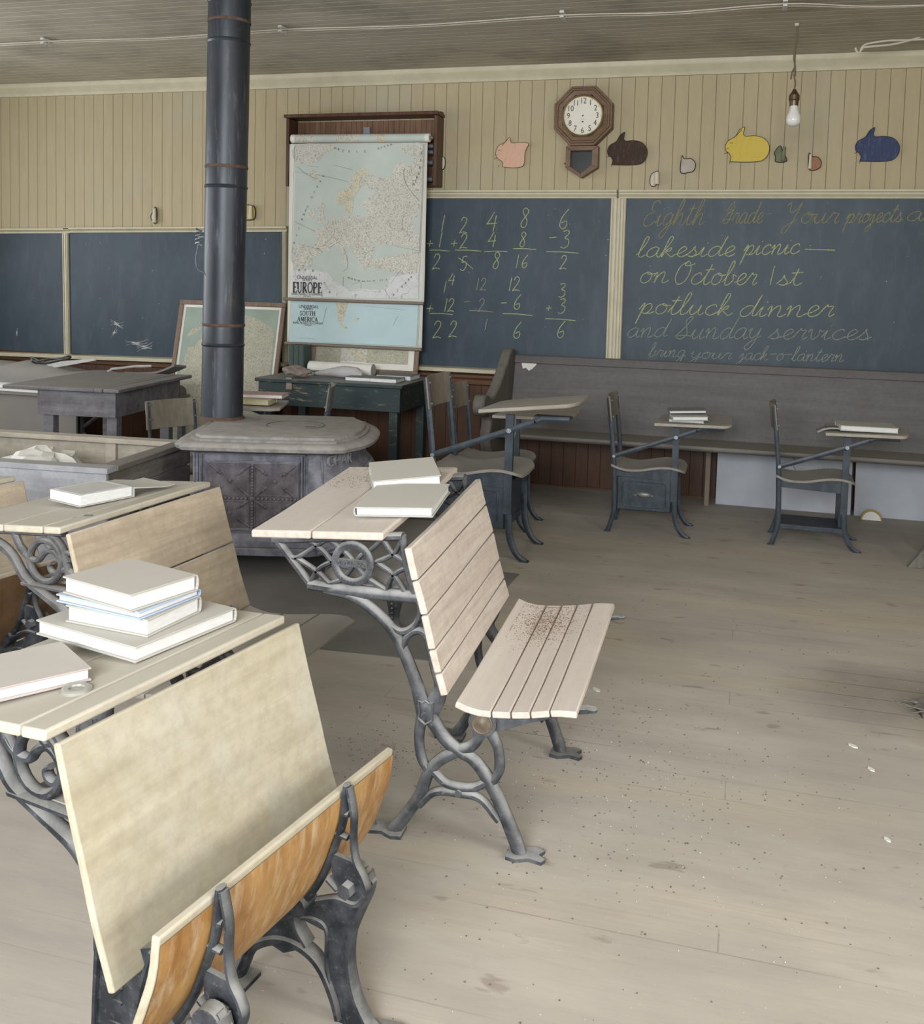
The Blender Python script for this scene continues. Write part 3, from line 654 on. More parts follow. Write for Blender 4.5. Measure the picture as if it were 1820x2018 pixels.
# a third map still rolled up
RY = 6.752
pl, pr = aty(575, 273.5, RY), aty(847, 271.5, RY)
t = thing('rolled_map', 'rolled-up map with a green printed edge, just above the Europe map', 'map', (pl+pr)/2); T0 = Matrix.Translation(t.location).inverted()
ax = pr-pl
kid(MB().tube([pl, pl+ax*.03], .031, 18), 'paper_edge', MT['paper']); kid(MB().tube([pl+ax*.97, pr], .031, 18), 'paper_edge', MT['paper'])
kid(MB().tube([pl+ax*.03, pl+ax*.185], .0312, 18), 'printed_land', MT['landdense'])
kid(MB().tube([pl+ax*.185, pl+ax*.97], .0309, 18), 'printed_sea', MT['mapsea'])
kid(MB().tube([pl+ax*.33, pl+ax*.5], .0314, 18), 'printed_land', MT['land']); kid(MB().tube([pl+ax*.63, pl+ax*.69], .0314, 18), 'printed_land', MT['landyellow'])
kid(MB().tube([pr, pr+ax*.02], .012, 10), 'roller_pin', MT['steel'])

# ------------------------------------------------------------------ clock
cy = 6.86; cc = aty(1147.5, 227.5, cy); k = (aty(1206, 227, cy).x-aty(1090, 227, cy).x)/116
t = thing('wall_clock', 'brown octagonal schoolhouse clock with no hands', 'clock', (cc.x, W, cc.z))
MT['oak'] = wood('brown oak', (.10, .058, .032), (.185, .115, .068), 'x', 34, rough=.45); MT['brass'] = plain('aged brass', (.42, .32, .16), .35, .15, 20, metal=.8)
MT['dial'] = plain('cream clock dial', (.60, .58, .50), .5, .05, 6); MT['darkglass'] = plain('dark glass', (.02, .026, .028), .15, .2, 6, spec=.5)
def octa(r, n=8, off=.5): return [(r*math.cos(2*math.pi*(i+off)/n), r*math.sin(2*math.pi*(i+off)/n)) for i in range(n)]
def rings(mb, profile, y0):
    mb.loft([[Vector((x, -(W-cy)-d, z)) for x, z in octa(r)] for r, d in profile], cap=False)
ro = 62.5*k
mb = MB(); mb.loft([[Vector((x, y, z)) for x, z in octa(r)] for r, y in ((ro, -.003), (ro, -.075), (ro*.985, -.085), (ro*.93, -.085), (ro*.9, -.095), (ro*.86, -.095), (ro*.83, -.086), (ro*.70, -.083), (ro*.68, -.07))]); mb.done('case', MT['oak'], t, angle=25)
mb = MB(); rr = 40*k
mb.lathe([(rr, .0), (rr*1.03, .012), (rr*.98, .02), (rr*.93, .014), (rr*.92, 0)], 40, Matrix.Translation((0, -.082, 0)) @ Matrix.Rotation(R(90), 4, 'X')); mb.done('bezel', MT['brass'], t)
MB().lathe([(0, 0), (rr*.95, 0), (rr*.95, .004), (0, .004)], 40, Matrix.Translation((0, -.083, 0)) @ Matrix.Rotation(R(90), 4, 'X')).done('dial', MT['dial'], t, smooth=False)
mb = MB()
for n in range(1, 13):
    a_ = R(90-30*n); mb.text(str(n), 15.5*k, Matrix.Translation((28.5*k*math.cos(a_), -.0885, 28.5*k*math.sin(a_)-.2*k)) @ FR, .85, .0002)
    mb.box(35*k*math.cos(a_)-.5*k, 35*k*math.cos(a_)+.5*k, -.0885, -.087, 35*k*math.sin(a_)-.5*k, 35*k*math.sin(a_)+.5*k)
for z in (0, -11.5*k): mb.cyl((0, -.0885, z), (0, -.087, z), 1.7*k, 10)
mb.box(-3.5*k, 3.5*k, -.0885, -.0875, -6.6*k, -6.2*k); mb.done('numerals', MT['ink'], t, smooth=False)
z0, z1, z2 = -58*k, -100*k, -120*k; hw = 32*k
out = [(-hw, z0), (hw, z0), (hw, z1), (0, z2), (-hw, z1)]; q = .78
inn = [(-hw*.70, z0-9*k), (hw*.62, z0-9*k), (hw*.62, z1+4*k), (-2*k, z2+9*k), (-hw*.70, z1+2*k)]
mb = MB()
for i in range(5):
    a_, b_, c_, d_ = out[i], out[(i+1) % 5], inn[(i+1) % 5], inn[i]
    mb.prism([a_, b_, c_, d_], -.075, -.003, 'xz')
mb.done('lower_case', MT['oak'], t, .002)
MB().prism([(x, z) for x, z in inn], -.03, -.02, 'xz').done('pendulum_window', MT['darkglass'], t, smooth=False)
mb = MB()
for i in range(10): mb.cyl((hw*.8, -.0775, z0-12*k-i*3.2*k), (hw*.8, -.0745, z0-12*k-i*3.2*k), 1.0*k, 6)
for i in range(16): f = i/15; mb.cyl((ro*.80*(1-f)+ro*.28*f, -.0975, -ro*.36*(1-f)-ro*.82*f), (ro*.80*(1-f)+ro*.28*f, -.094, -ro*.36*(1-f)-ro*.82*f), 1.0*k, 6)
mb.done('beading', MT['oak'], t)
MB().cyl((-hw-.002, -.05, z0-33*k), (-hw-.012, -.05, z0-33*k), .006, 8).done('catch', MT['irondark'], t)

# ------------------------------------------------------------------ paper rabbits and torn scraps on the boards
def paperish(name, col, scratch=None, sc=60):
    m, nt, bs = newmat(name); N = NB(nt)
    n1 = N.noise(N.coord((1, 1, .22), (0, R(25), 0)), sc, 4, .7)
    c = N.mix(N.rng(n1, .52, .72), col, scratch or tuple(x*.75 for x in col)); N.l(c, bs.inputs['Base Color']); bs.inputs['Roughness'].default_value = .85
    return m
RY_ = W-.010
def rabbit(px, py, wpx, label, mat, mat_line, flip=False, extra=None, hpx=None):
    c = aty(px, py, RY_); s_ = (aty(px+wpx/2, py, RY_).x-aty(px-wpx/2, py, RY_).x)/100
    t = thing('paper_rabbit', label, 'paper cut-out', c, 0, 'coloured paper rabbits above the chalkboards')
    out = extra or [(-50, 2), (-44, 14), (-28, 24), (-20, 38), (-8, 46), (-10, 30), (-4, 24), (14, 25), (34, 20), (46, 8), (50, -6), (46, -22), (34, -33), (10, -36), (-34, -35), (-38, -34), (-36, -24), (-42, -14), (-48, -10)]
    P = [(x*s_, z*s_) for x, z in out]
    P2 = [(p.x, p.y) for p in crom([(a_, b_, 0) for a_, b_ in P], 4, True)]
    mb = MB(); mb.prism(P2, -.003, -.001, 'xz'); mb.warp(lambda v: (v.x, v.y-.012*max(0, v.x/(50*s_))**3, v.z)); mb.done('body', mat, t, smooth=False)
    mb = MB(); mb.tube([Vector((a_, -.004-.012*max(0, a_/(50*s_))**3, b_)) for a_, b_ in P2], .6*s_, 5, closed=True)
    for st in ([(-40, 8), (-36, 10), (-34, 7)], [(-30, 22), (-22, 30), (-14, 40)], [(16, -8), (26, 2), (34, 0)], [(-47, -4), (-42, -3)], [(-44, -13), (-52, -16)], [(-38, -34), (-38, -40)]):
        mb.tube([(a_*s_, -.0045, b_*s_) for a_, b_ in st], .6*s_, 4)
    mb.done('drawn_lines', mat_line, t); return t
MT['rpink'] = paperish('pink paper', (.52, .33, .235), (.46, .28, .19)); MT['rbrown'] = paperish('dark brown paper', (.035, .02, .013), (.10, .05, .028), 90)
MT['ryellow'] = paperish('yellow paper', (.50, .38, .07), (.46, .34, .06)); MT['rblue'] = paperish('dark blue paper', (.030, .042, .095), (.075, .095, .17), 80)
MT['rline'] = plain('dark crayon', (.025, .018, .014), .8, .1)
rabbit(1008, 302, 66, 'pink paper rabbit with a curled torn end, left of the clock', MT['rpink'], MT['rline'], extra=[(-48, 0), (-40, 22), (-20, 32), (-8, 46), (-2, 30), (20, 30), (50, 26), (40, 2), (34, -38), (-22, -40), (-26, -26), (-42, -14)])
rabbit(1236, 297, 79, 'dark brown paper rabbit on the right of the clock', MT['rbrown'], MT['rline'])
rabbit(1472, 289, 87, 'bright yellow paper rabbit near the hanging bulb', MT['ryellow'], MT['rline'])
rabbit(1728, 289, 87, 'dark blue paper rabbit at the right end of the row', MT['rblue'], MT['rline'])
MT['scrapw'] = plain('cream paper scrap', (.50, .45, .36), .8, .08); MT['scrapy'] = plain('mustard paper scrap', (.42, .33, .10), .8, .1); MT['scrapg'] = plain('grey green paper scrap', (.13, .14, .09), .8, .2); MT['scrapr'] = plain('reddish brown paper scrap', (.27, .14, .085), .8, .1); MT['scraplilac'] = plain('greyish paper scrap', (.36, .32, .28), .8, .08)
def scrap(px, py, wpx, hpx, label, mat, shape, curl=None, edge=True):
    c = aty(px, py, RY_); s_ = (aty(px+.5, py, RY_).x-aty(px-.5, py, RY_).x)
    t = thing('paper_scrap', label, 'paper scrap', c, 0, 'torn paper scraps on the cream boards')
    P = [(x*wpx*s_, z*hpx*s_) for x, z in shape]
    mb = MB(); mb.prism([(p.x, p.y) for p in crom([(a_, b_, 0) for a_, b_ in P], 4, True)], -.003, -.001, 'xz'); mb.done('torn_piece', mat, t, smooth=False)
    if edge: MB().tube(crom([(a_, -.0035, b_) for a_, b_ in P], 4, True), .8*s_, 4, closed=True).done('drawn_outline', MT['rline'], t)
    if curl:
        x0, x1, r_, m2 = curl
        MB().tube([(x0*wpx*s_, -.004-r_*s_, -.46*hpx*s_), ((x0+x1)/2*wpx*s_, -.004-r_*s_, .4*hpx*s_)], [r_*s_, r_*s_*.75], 12).done('curled_flap', m2, t)
    return t
scrap(305, 424, 15, 28, 'curled white paper scrap left of the stovepipe', MT['scrapw'], [(-.5, -.1), (-.1, .3), (.1, .5), (.3, .2), (.2, -.5), (-.2, -.4)], (.15, .1, 3.6, MT['scrapw']))
scrap(491, 418, 22, 28, 'mustard paper scrap close on the right of the stovepipe', MT['scrapy'], [(-.5, .35), (-.1, .45), (.5, .3), (.5, -.4), (-.1, -.5), (-.5, -.45), (-.25, 0)], (.25, .25, 4, MT['scrapw']))
scrap(869, 322, 16, 24, 'outlined cream scrap beside the right end of the map case', MT['scrapw'], [(-.5, .4), (.3, .5), (.5, .2), (.45, -.3), (.1, -.5), (-.5, -.45)])
scrap(1291, 351, 18, 28, 'curled cream scrap standing on the chalkboard frame below the brown rabbit', MT['scrapw'], [(-.5, -.5), (-.5, .2), (.2, .5), (.3, .3), (.1, -.5)], (.2, .15, 5, MT['scrapw']))
scrap(1355, 323, 30, 34, 'pale greyish round scrap between the brown and the yellow rabbit', MT['scraplilac'], [(-.45, .25), (-.4, .5), (-.25, .3), (.2, .3), (.5, 0), (.4, -.4), (.1, -.5), (-.45, -.5)])
scrap(1538, 303, 25, 33, 'grey green curled scrap right of the yellow rabbit', MT['scrapg'], [(-.5, .1), (-.1, .5), (.1, .2), (.5, -.45), (-.35, -.5), (-.4, -.2)], (.2, .3, 4, MT['scrapg']))
scrap(1605, 318, 26, 34, 'reddish half-round scrap left of the blue rabbit', MT['scrapr'], [(-.5, .4), (-.4, .5), (-.3, .3), (.2, .25), (.5, -.1), (.3, -.45), (-.4, -.5)], (-.36, -.36, 3.4, MT['scrapw']))

# ------------------------------------------------------------------ hanging bulb, ceiling wires
t = thing('pendant_bulb', 'bare white light bulb hanging from the ceiling on a twisted cord', 'light bulb', (.2, 6.1, ZC)); T0 = Matrix.Translation(t.location).inverted()
MT['cord'] = plain('grey brown twisted cord', (.13, .105, .075), .9, .2, 60); MT['socket'] = plain('dark brass socket', (.10, .075, .045), .35, .3, 40, metal=.6)
MT['bulb'] = plain('frosted white glass', (.62, .61, .58), .18, .03, 6, spec=.5)
bp = lambda y: Vector((aty(1563+(242-y)*.033, y, 6.1).x, 6.1, aty(1563, y, 6.1).z))
kn = [Vector((.2, 6.1, ZC))]+[bp(y)+Vector((math.sin(y*.7)*.004, math.cos(y*.5)*.004, 0)) for y in (75, 95, 115, 132, 150, 165, 178)]
kid(MB().tube(crom(kn, 6), .005, 6).tube(crom([p+Vector((math.sin(i*1.7)*.007, 0, 0)) for i, p in enumerate(kn[:6])], 6), .0045, 6).tube([bp(130), bp(143)+Vector((-.018, 0, 0)), bp(156)+Vector((-.022, 0, 0))], .005, 6), 'cord', MT['cord'])
kid(MB().lathe([(.008, 0), (.014, -.012), (.026, -.03), (.030, -.034), (.030, -.062), (.026, -.066), (.024, -.095)], 16, Matrix.Translation(bp(176))), 'socket', MT['socket'])
kid(MB().lathe([(.02, 0), (.022, -.02), (.030, -.045), (.040, -.068), (.0425, -.088), (.038, -.108), (.024, -.122), (.0, -.127)], 20, Matrix.Translation(bp(206))), 'bulb', MT['bulb'])
kid(MB().lathe([(.0, 0), (.014, 0), (.013, -.012), (.008, -.016), (0, -.016)], 16, Matrix.Translation((.2, 6.1, ZC))), 'ceiling_rosette', MT['trim'])
MT['wire'] = plain('grey white wire insulation', (.46, .43, .36), .6, .1, 30); MT['porcelain'] = plain('white porcelain', (.48, .47, .43), .35, .05)
wy = 5.62
t = thing('ceiling_wire', 'pair of pale electric wires running along the ceiling', 'electric wire', (-2, wy, ZC)); T0 = Matrix.Translation(t.location).inverted()
cl_x = [-4.51, -2.80, -1.07, .12]
for dy in (-.022, .022):
    pts = [(-6.6, wy+dy, ZC-.03)]
    for i, x in enumerate(cl_x):
        pts += [(x, wy+dy, ZC-.022)]
        if i < 3: pts += [((x+cl_x[i+1])/2, wy+dy*(1.2 if dy > 0 else .5), ZC-.034)]
    pts += [(.6, wy+.1+dy*.5, ZC-.03), (1.3, wy+.12, ZC-.03)]
    kid(MB().tube(crom(pts, 6), .0034, 6), 'wire', MT['wire'])
def cleat(x, y, label):
    tt = thing('wire_cleat', label, 'insulator', (x, y, ZC), 0, 'porcelain cleats on the ceiling')
    MB().box(-.013, .013, -.05, .05, -.016, -.001).done('base', MT['porcelain'], tt, .003); MB().box(-.012, .012, -.048, .048, -.04, -.0285).done('clamp', MT['porcelain'], tt, .003)
    MB().cyl((0, 0, -.047), (0, 0, -.016), .005, 8).done('screw', MT['steel'], tt)
cleat(cl_x[0], wy, 'porcelain wire cleat at the far left, left of the stovepipe'); cleat(cl_x[1], wy, 'porcelain wire cleat on the ceiling just right of the stovepipe'); cleat(cl_x[2], wy, 'porcelain wire cleat on the ceiling above the clock'); cleat(cl_x[3], wy, 'porcelain wire cleat on the ceiling above the hanging bulb')
t = thing('hooked_wire', 'bent pale wire with a hooked end by the ceiling, upper right corner', 'electric wire', (.9, 6.7, ZC)); T0 = Matrix.Translation(t.location).inverted()
hk = lambda x, y: aty(x, y, 6.55)
kid(MB().tube(crom([hk(1685, 94), hk(1688, 102), hk(1694, 103), hk(1698, 93), hk(1710, 86), hk(1750, 80), hk(1790, 79), hk(1840, 76)], 6), .0065, 8), 'wire', MT['wire'])
kid(MB().tube(crom([hk(1697, 99), hk(1700, 94), hk(1712, 92), hk(1760, 87), hk(1800, 77), hk(1830, 66)], 6), .0065, 8), 'wire', MT['wire'])
# ------------------------------------------------------------------ pew
MT['pew'] = wood('grey brown painted pew', (.088, .085, .085), (.128, .122, .12), 'x', 18, .35, (.23, .215, .195), .55, (.09, .082, .076), .1, .5)
MT['pewseat'] = wood('dusty grey pew seat', (.10, .095, .09), (.16, .15, .14), 'x', 30, .8, (.27, .255, .235), .7, (.075, .068, .06), .2, .5)
MT['pewend'] = wood('weathered grey pew end', (.085, .076, .068), (.16, .145, .13), 'z', 30, .35, (.22, .205, .185), .6, (.06, .053, .047), .25, .5)
px0, px1 = -1.565, 2.3
t = thing('pew', 'long grey wooden church pew under the handwriting chalkboard', 'pew', ((px0+px1)/2, 6.6, 0)); T0 = Matrix.Translation(t.location).inverted()
pe = [(6.90, 0), (6.90, .92), (6.87, .975), (6.80, .99), (6.73, .965), (6.62, .885), (6.50, .80), (6.40, .745), (6.28, .70), (6.22, .70), (6.15, .725), (6.07, .725), (6.02, .69), (6.02, .645), (6.06, .61), (6.13, .60), (6.2, .585), (6.24, .54), (6.20, .47), (6.21, .40), (6.26, .33), (6.27, 0)]
pe = [(a_-.04, b_) for a_, b_ in pe]
pe = [(p.x, p.y) for p in crom([(a_, b_, 0) for a_, b_ in pe[1:-1]], 3)]; pe = [(6.86, 0)]+pe+[(6.23, 0)]
for x0 in (px0-.07, px1):
    mb = MB().prism(pe, x0, x0+.07, 'yz'); mb.cyl((x0-.004, 6.045, .665), (x0+.074, 6.045, .665), .068, 20); kid(mb, 'pew_end', MT['pewend'], bevel=.012)
kid(MB().prism([(6.70, .44), (6.735, .44), (6.87, .925), (6.862, .935), (6.83, .925)], px0, px1, 'yz'), 'back_panel', MT['pew'], bevel=.004)
kid(MB().prism([(6.812, .886), (6.865, .935), (6.852, .945), (6.822, .938), (6.803, .89)], px0, px1, 'yz'), 'top_moulding', MT['pew'], bevel=.003)
kid(MB().prism([(6.30, .425), (6.285, .44), (6.30, .457), (6.5, .452), (6.74, .445), (6.74, .42), (6.5, .42)], px0, px1, 'yz'), 'seat', MT['pewseat'], bevel=.006)
MT['tanleg'] = wood('bare tan wood', (.17, .13, .10), (.26, .21, .165), 'z', 40)
kid(MB().box(-.222, -.19, 6.70, 6.76, 0, .42), 'support_leg', MT['tanleg'], bevel=.003)
kid(MB().box(1.6, 1.63, 6.40, 6.72, 0, .42), 'support_leg', MT['tanleg'], bevel=.003)
MT['whitepaper'] = plain('white torn paper', (.62, .61, .57), .8, .05)
def pewp(x, y):  # on the leaning back
    return onpl(x, y, (0, 6.70, .44), (0, -.966, .26))
ps = [pewp(*q) for q in ((1028, 708), (1050, 708), (1052, 712), (1059, 714), (1056, 720), (1049, 727), (1042, 731), (1036, 725), (1030, 727), (1028, 718))]
t = thing('torn_paper', 'torn white paper stuck on the back of the pew near its left end', 'paper', ps[7]); T0 = Matrix.Translation(t.location).inverted()
nn = Vector((0, -.966, .26)); mb = MB(); mb.loft([[p+nn*.003 for p in ps], [p+nn*.006 for p in ps]]); kid(mb, 'sheet', MT['whitepaper'], smooth=False)
# white boards leaning on the wall under the pew
MT['whiteboard'] = plain('bluish white wallboard', (.37, .39, .43), .75, .1, 4)
for x0, x1, yb, lab in ((-.15, .70, 6.79, 'bluish white board leaning under the pew, behind the desk without a drawer'), (.72, 1.9, 6.785, 'bluish white board under the pew at the right edge of the photo')):
    t = thing('wall_board', lab, 'board', ((x0+x1)/2, yb, 0), 0, 'white boards under the pew'); T0 = Matrix.Translation(t.location).inverted()
    kid(MB().prism([(yb, 0), (yb+.012, 0), (yb+.05, .395), (yb+.038, .395)], x0, x1, 'yz'), 'panel', MT['whiteboard'], bevel=.002)
    if x0 < 0: kid(MB().tube(crom([(.33, yb+.0335, .345), (.345, yb+.0315, .33), (.338, yb+.027, .29), (.35, yb+.024, .26), (.343, yb+.018, .2)], 5), .002, 4), 'crack', MT['irondark'])
MT['mustard'] = plain('mustard glazed clay', (.30, .21, .05), .6, .2, 30)
p = atz(1716, 1026, 0)
t = thing('broken_dish', 'broken white half dish with mustard rim, on the floor by the white boards', 'dish', (p.x, p.y, 0)); T0 = Matrix.Translation(t.location).inverted()
dome = [(.065*math.cos(a_*math.pi/14), .072*math.sin(a_*math.pi/14)) for a_ in range(15)]
M_ = Matrix.Translation((p.x, p.y, 0)) @ Matrix.Rotation(R(-20), 4, 'X')
kid(MB().prism([(x*.86, z*.78) for x, z in dome], -.012, -.002, 'xz', M_), 'dish', MT['whitepaper'], bevel=.003); kid(MB().prism(dome, -.001, .009, 'xz', M_), 'rim', MT['mustard'], bevel=.002)
# weathered bench whose splayed leg enters on the right
MT['weath'] = wood('weathered grey timber', (.10, .095, .082), (.22, .205, .175), 'z', 45, .4, (.28, .265, .235), .85, None, .4)
t = thing('bench', 'weathered grey wooden bench leg slanting in at the right edge', 'bench', (1.35, 5.55, 0)); T0 = Matrix.Translation(t.location).inverted()
for (x, y), (x2, y2) in (((.905, 5.60), (1.22, 5.62)), ((1.02, 5.95), (1.25, 5.80)), ((1.95, 5.60), (1.65, 5.62)), ((1.95, 5.95), (1.65, 5.80))):
    M_ = Matrix(((1, 0, (x2-x)/.44, x), (0, 1, (y2-y)/.44, y), (0, 0, 1, 0), (0, 0, 0, 1)))
    kid(MB().box(-.036, .036, -.02, .02, 0, .44, M_), 'leg', MT['weath'], bevel=.004)
kid(MB().box(1.12, 2.0, 5.56, 5.86, .44, .475), 'seat', MT['weath'], bevel=.005)

# ------------------------------------------------------------------ tablet-arm school chairs
MT['tabwood'] = wood('dusty tablet wood', (.26, .235, .20), (.36, .33, .285), 'x', 40, .75, (.345, .325, .295), .8); MT['backwood'] = wood('grey brown bent plywood', (.155, .135, .105), (.24, .21, .165), 'z', 30, .4, (.30, .285, .26), .6)
MT['seatwood'] = wood('dusty saddle seat wood', (.19, .175, .155), (.27, .25, .225), 'x', 36, .8, (.30, .285, .265), .8)
def school_chair(name, label, cat, loc, rz, s=1.0, sy=1.0, drawer=True, tablet=True, shelf=False, group='blue-grey steel school chairs', dt=0.0, tilt=.02, bh=0.0, td=.34):
    t = thing(name, label, cat, loc, rz, group); t.scale = (s, sy, s)
    D = .295
    for y, nm in ((0, 'near'), (D, 'far')):
        mb = MB(); mb.bar([(-.022, .0), (-.006, .05), (.008, .10), (.012, .16), (.006, .36), (-.004, .48), (-.022, .64), (-.04, .79)], .0135, .008, y); mb.box(-.04, -.004, y-.012, y+.012, 0, .006)
        for z in (.30, .33, .36, .39, .42): mb.cyl((.006, y-.0105, z), (.006, y-.006, z), .004, 6)
        mb.done('leg', MT['deskmetal'], t)
        top = .655 if (y == 0 and tablet) else .37
        mb = MB(); mb.bar([(.445, .004), (.42, .012), (.392, .04), (.372, .085), (.362, .13), (.358, .2), (.354, .3)], [.010, .015, .015], .008, y); mb.box(.415, .455, y-.012, y+.012, 0, .006)
        if top > .4: mb.box(.336, .372, y-.014, y+.004, .21, top); mb.cyl((.354, y-.02, .245), (.354, y-.014, .245), .009, 6)
        else: mb.box(.344, .366, y-.008, y+.008, .24, top)
        mb.done('leg', MT['deskmetal'], t)
        mb = MB(); mb.prism([(.008, .375), (.06, .362), (.15, .368), (.24, .392), (.33, .392), (.352, .378), (.352, .322), (.01, .335)], y-.004, y+.004, 'xz'); mb.done('seat_rail', MT['deskmetal'], t, .0015)
    # saddle seat
    prof = [(-.01, .405), (.03, .39), (.08, .381), (.15, .384), (.22, .398), (.28, .408), (.34, .408), (.385, .398), (.41, .382)]
    P = crom([(a_, b_, 0) for a_, b_ in prof], 3); mb = MB(); rings_ = []
    for i, p in enumerate(P):
        f = i/(len(P)-1); inset = .0 if f < .8 else .05*((f-.8)/.2)**2
        rings_.append([Vector((p.x, y, p.y+dz)) for y, dz in ((-.02+inset, 0), (D/2, -.006), (D+.02-inset, 0), (D+.02-inset, -.013), (D/2, -.019), (-.02+inset, -.013))])
    mb.loft(rings_); mb.done('seat', MT['seatwood'], t, angle=50)
    # bent backrest
    mb = MB(); rg = []
    for i in range(9):
        y = -.02+(D+.04)*i/8; c_ = -.028*math.sin(math.pi*i/8)
        rg.append([Vector((c_+x, y, z)) for x, z in ((-.012+bh*.1, .655-bh), (-.030, .80), (-.039, .80), (-.021+bh*.1, .655-bh))])
    mb.loft(rg); mb.done('backrest', MT['backwood'], t, .003)
    for y in (.002, D-.002):
        for z in (.68, .775): MB().cyl((-.012-(z-.655)*.12, y, z), (-.004-(z-.655)*.12, y, z), .006, 8).done('screw', MT['steel'], t)
    if drawer:
        MB().box(.025, .34, .012, D-.012, .135, .335).done('drawer_box', MT['deskmetal'], t, .003)
        mb = MB().box(.03, .335, -.002, .012, .14, .332); mb.done('drawer_front', MT['deskmetal'], t, .003)
        mb = MB(); pth = [(.058, .175), (.058, .295), (.075, .308), (.29, .308), (.307, .295), (.307, .175), (.29, .162), (.075, .162)]
        mb.tube([Vector((a_, -.003, b_)) for a_, b_ in pth], .0035, 6, closed=True); mb.done('pressed_panel', MT['deskmetal'], t)
        mb = MB()
        for k in range(1): mb.lathe([(.0, .016), (.02, .015), (.034, .009), (.04, .0)], 16, Matrix.Translation((.183, -.003, .235)) @ Matrix.Diagonal((1.15, 1, .55, 1)) @ Matrix.Rotation(R(90), 4, 'X'))
        mb.box(.128, .238, -.006, -.002, .228, .234); mb.done('cup_handle', MT['handle'], t)
        mb = MB(); mb.box(.34, .348, .02, D-.02, .14, .335); mb.box(.348, .352, .03, D-.03, .165, .172); mb.done('side_panel', MT['deskmetal'], t, .002)
    if shelf:
        MB().box(.015, .36, .0, D, .105, .118).box(.015, .36, -.004, .002, .098, .125).done('book_shelf', MT['deskmetal'], t, .002); MB().box(.33, .35, .06, D-.01, .118, .33).done('rear_plate', MT['deskmetal'], t, .002)
    if tablet:
        tb = [(.235, -.10), (.62, -.10), (.64, -.085), (.66, -.04), (.66, td-.02), (.64, td), (.30, td), (.25, td-.04), (.232, -.07)]
        mb = MB().prism(tb, .655+dt, .672+dt, 'xy'); mb.warp(lambda v: (v.x, v.y, v.z+(v.x-.25)*tilt)); mb.done('tablet', MT['tabwood'], t, .004)
        mb = MB(); mb.bar([(.004, .452), (.18, .518), (.354, .585), (.47, .632)], .0135, .006, -.012, smooth=False); mb.bar([(.465, .630), (.50, .645), (.62, .648)], .0125, .006, -.012, smooth=False)
        mb.box(.46, .62, -.012, .06, .645, .655); mb.done('arm_strut', MT['deskmetal'], t)
        mb = MB(); mb.tube([(.365, .03, .655), (.372, .03, .58), (.352, .01, .50)], .005, 6); mb.cyl((.354, -.024, .585), (.354, -.016, .585), .012, 6); mb.cyl((.004, -.024, .452), (.004, -.014, .452), .010, 6); mb.done('brace', MT['steel'], t)
    return t
MT['handle'] = plain('worn steel handle', (.16, .16, .155), .45, .2, 40, metal=.5)
school_chair('tablet_desk', 'largest steel tablet desk, with bare tilted top, in front of the pew arm', 'school desk', (-1.565, 4.95, 0), 0, 1.17, 1.28, dt=.012, tilt=.115, td=.25)
school_chair('tablet_desk', 'steel tablet desk half hidden behind the largest tablet desk', 'school desk', (-1.62, 5.56, 0), 0, 1.04, 1.1, dt=-.01)
c2 = school_chair('tablet_desk', 'steel tablet desk with a drawer and a pile of three books', 'school desk', (-.715, 5.77, 0), 0, 1.0, 1.07)
c3 = school_chair('tablet_desk', 'steel tablet desk without a drawer, carrying one large book', 'school desk', (.208, 5.81, 0), R(-1), 1.0, 1.0, drawer=False, shelf=True)
school_chair('tablet_desk', 'steel tablet desk behind the stove, its back edge-on and two old books on top', 'school desk', (-2.50, 5.66, 0), R(201), 1.0, 1.0, drawer=False, shelf=True)
school_chair('school_chair', 'low school chair with a brown back, between the dark table and the stove', 'school chair', (-3.30, 4.99, 0), R(-25), .88, 1.05, drawer=False, tablet=False, bh=.045)

# ------------------------------------------------------------------ books
def pagemat(name, col):
    m, nt, bs = newmat(name); N = NB(nt)
    g = N.noise(N.coord((1, 1, 14)), 26, 4, .7)
    N.l(N.mix(N.rng(g, .4, .7), col, tuple(x*.84 for x in col)), bs.inputs['Base Color']); bs.inputs['Roughness'].default_value = .85; bs.inputs['Specular IOR Level'].default_value = .1
    return m
MT['pages'] = pagemat('white page edges', (.60, .605, .60)); MT['pagesold'] = pagemat('yellowed page edges', (.50, .46, .30))
def cover(nm, col, dust=.8, dc=(.42, .405, .37)): return plain(nm, col, .85, .08, 25, dust, dc, bump=.05)
MT['cgrey'] = cover('grey cloth cover', (.36, .345, .31)); MT['cblue'] = cover('pale blue cover', (.30, .40, .58), .6); MT['cpink'] = cover('dull pinkish cover', (.36, .29, .28)); MT['cwhite'] = cover('pale grey green cover', (.38, .385, .36))
MT['cdark'] = cover('dark grey cover', (.10, .11, .115), .5, (.27, .26, .245)); MT['cred'] = cover('faded red cover', (.36, .17, .15), .5); MT['cgreen'] = cover('dark green cover', (.06, .085, .08), .4, (.2, .2, .19))
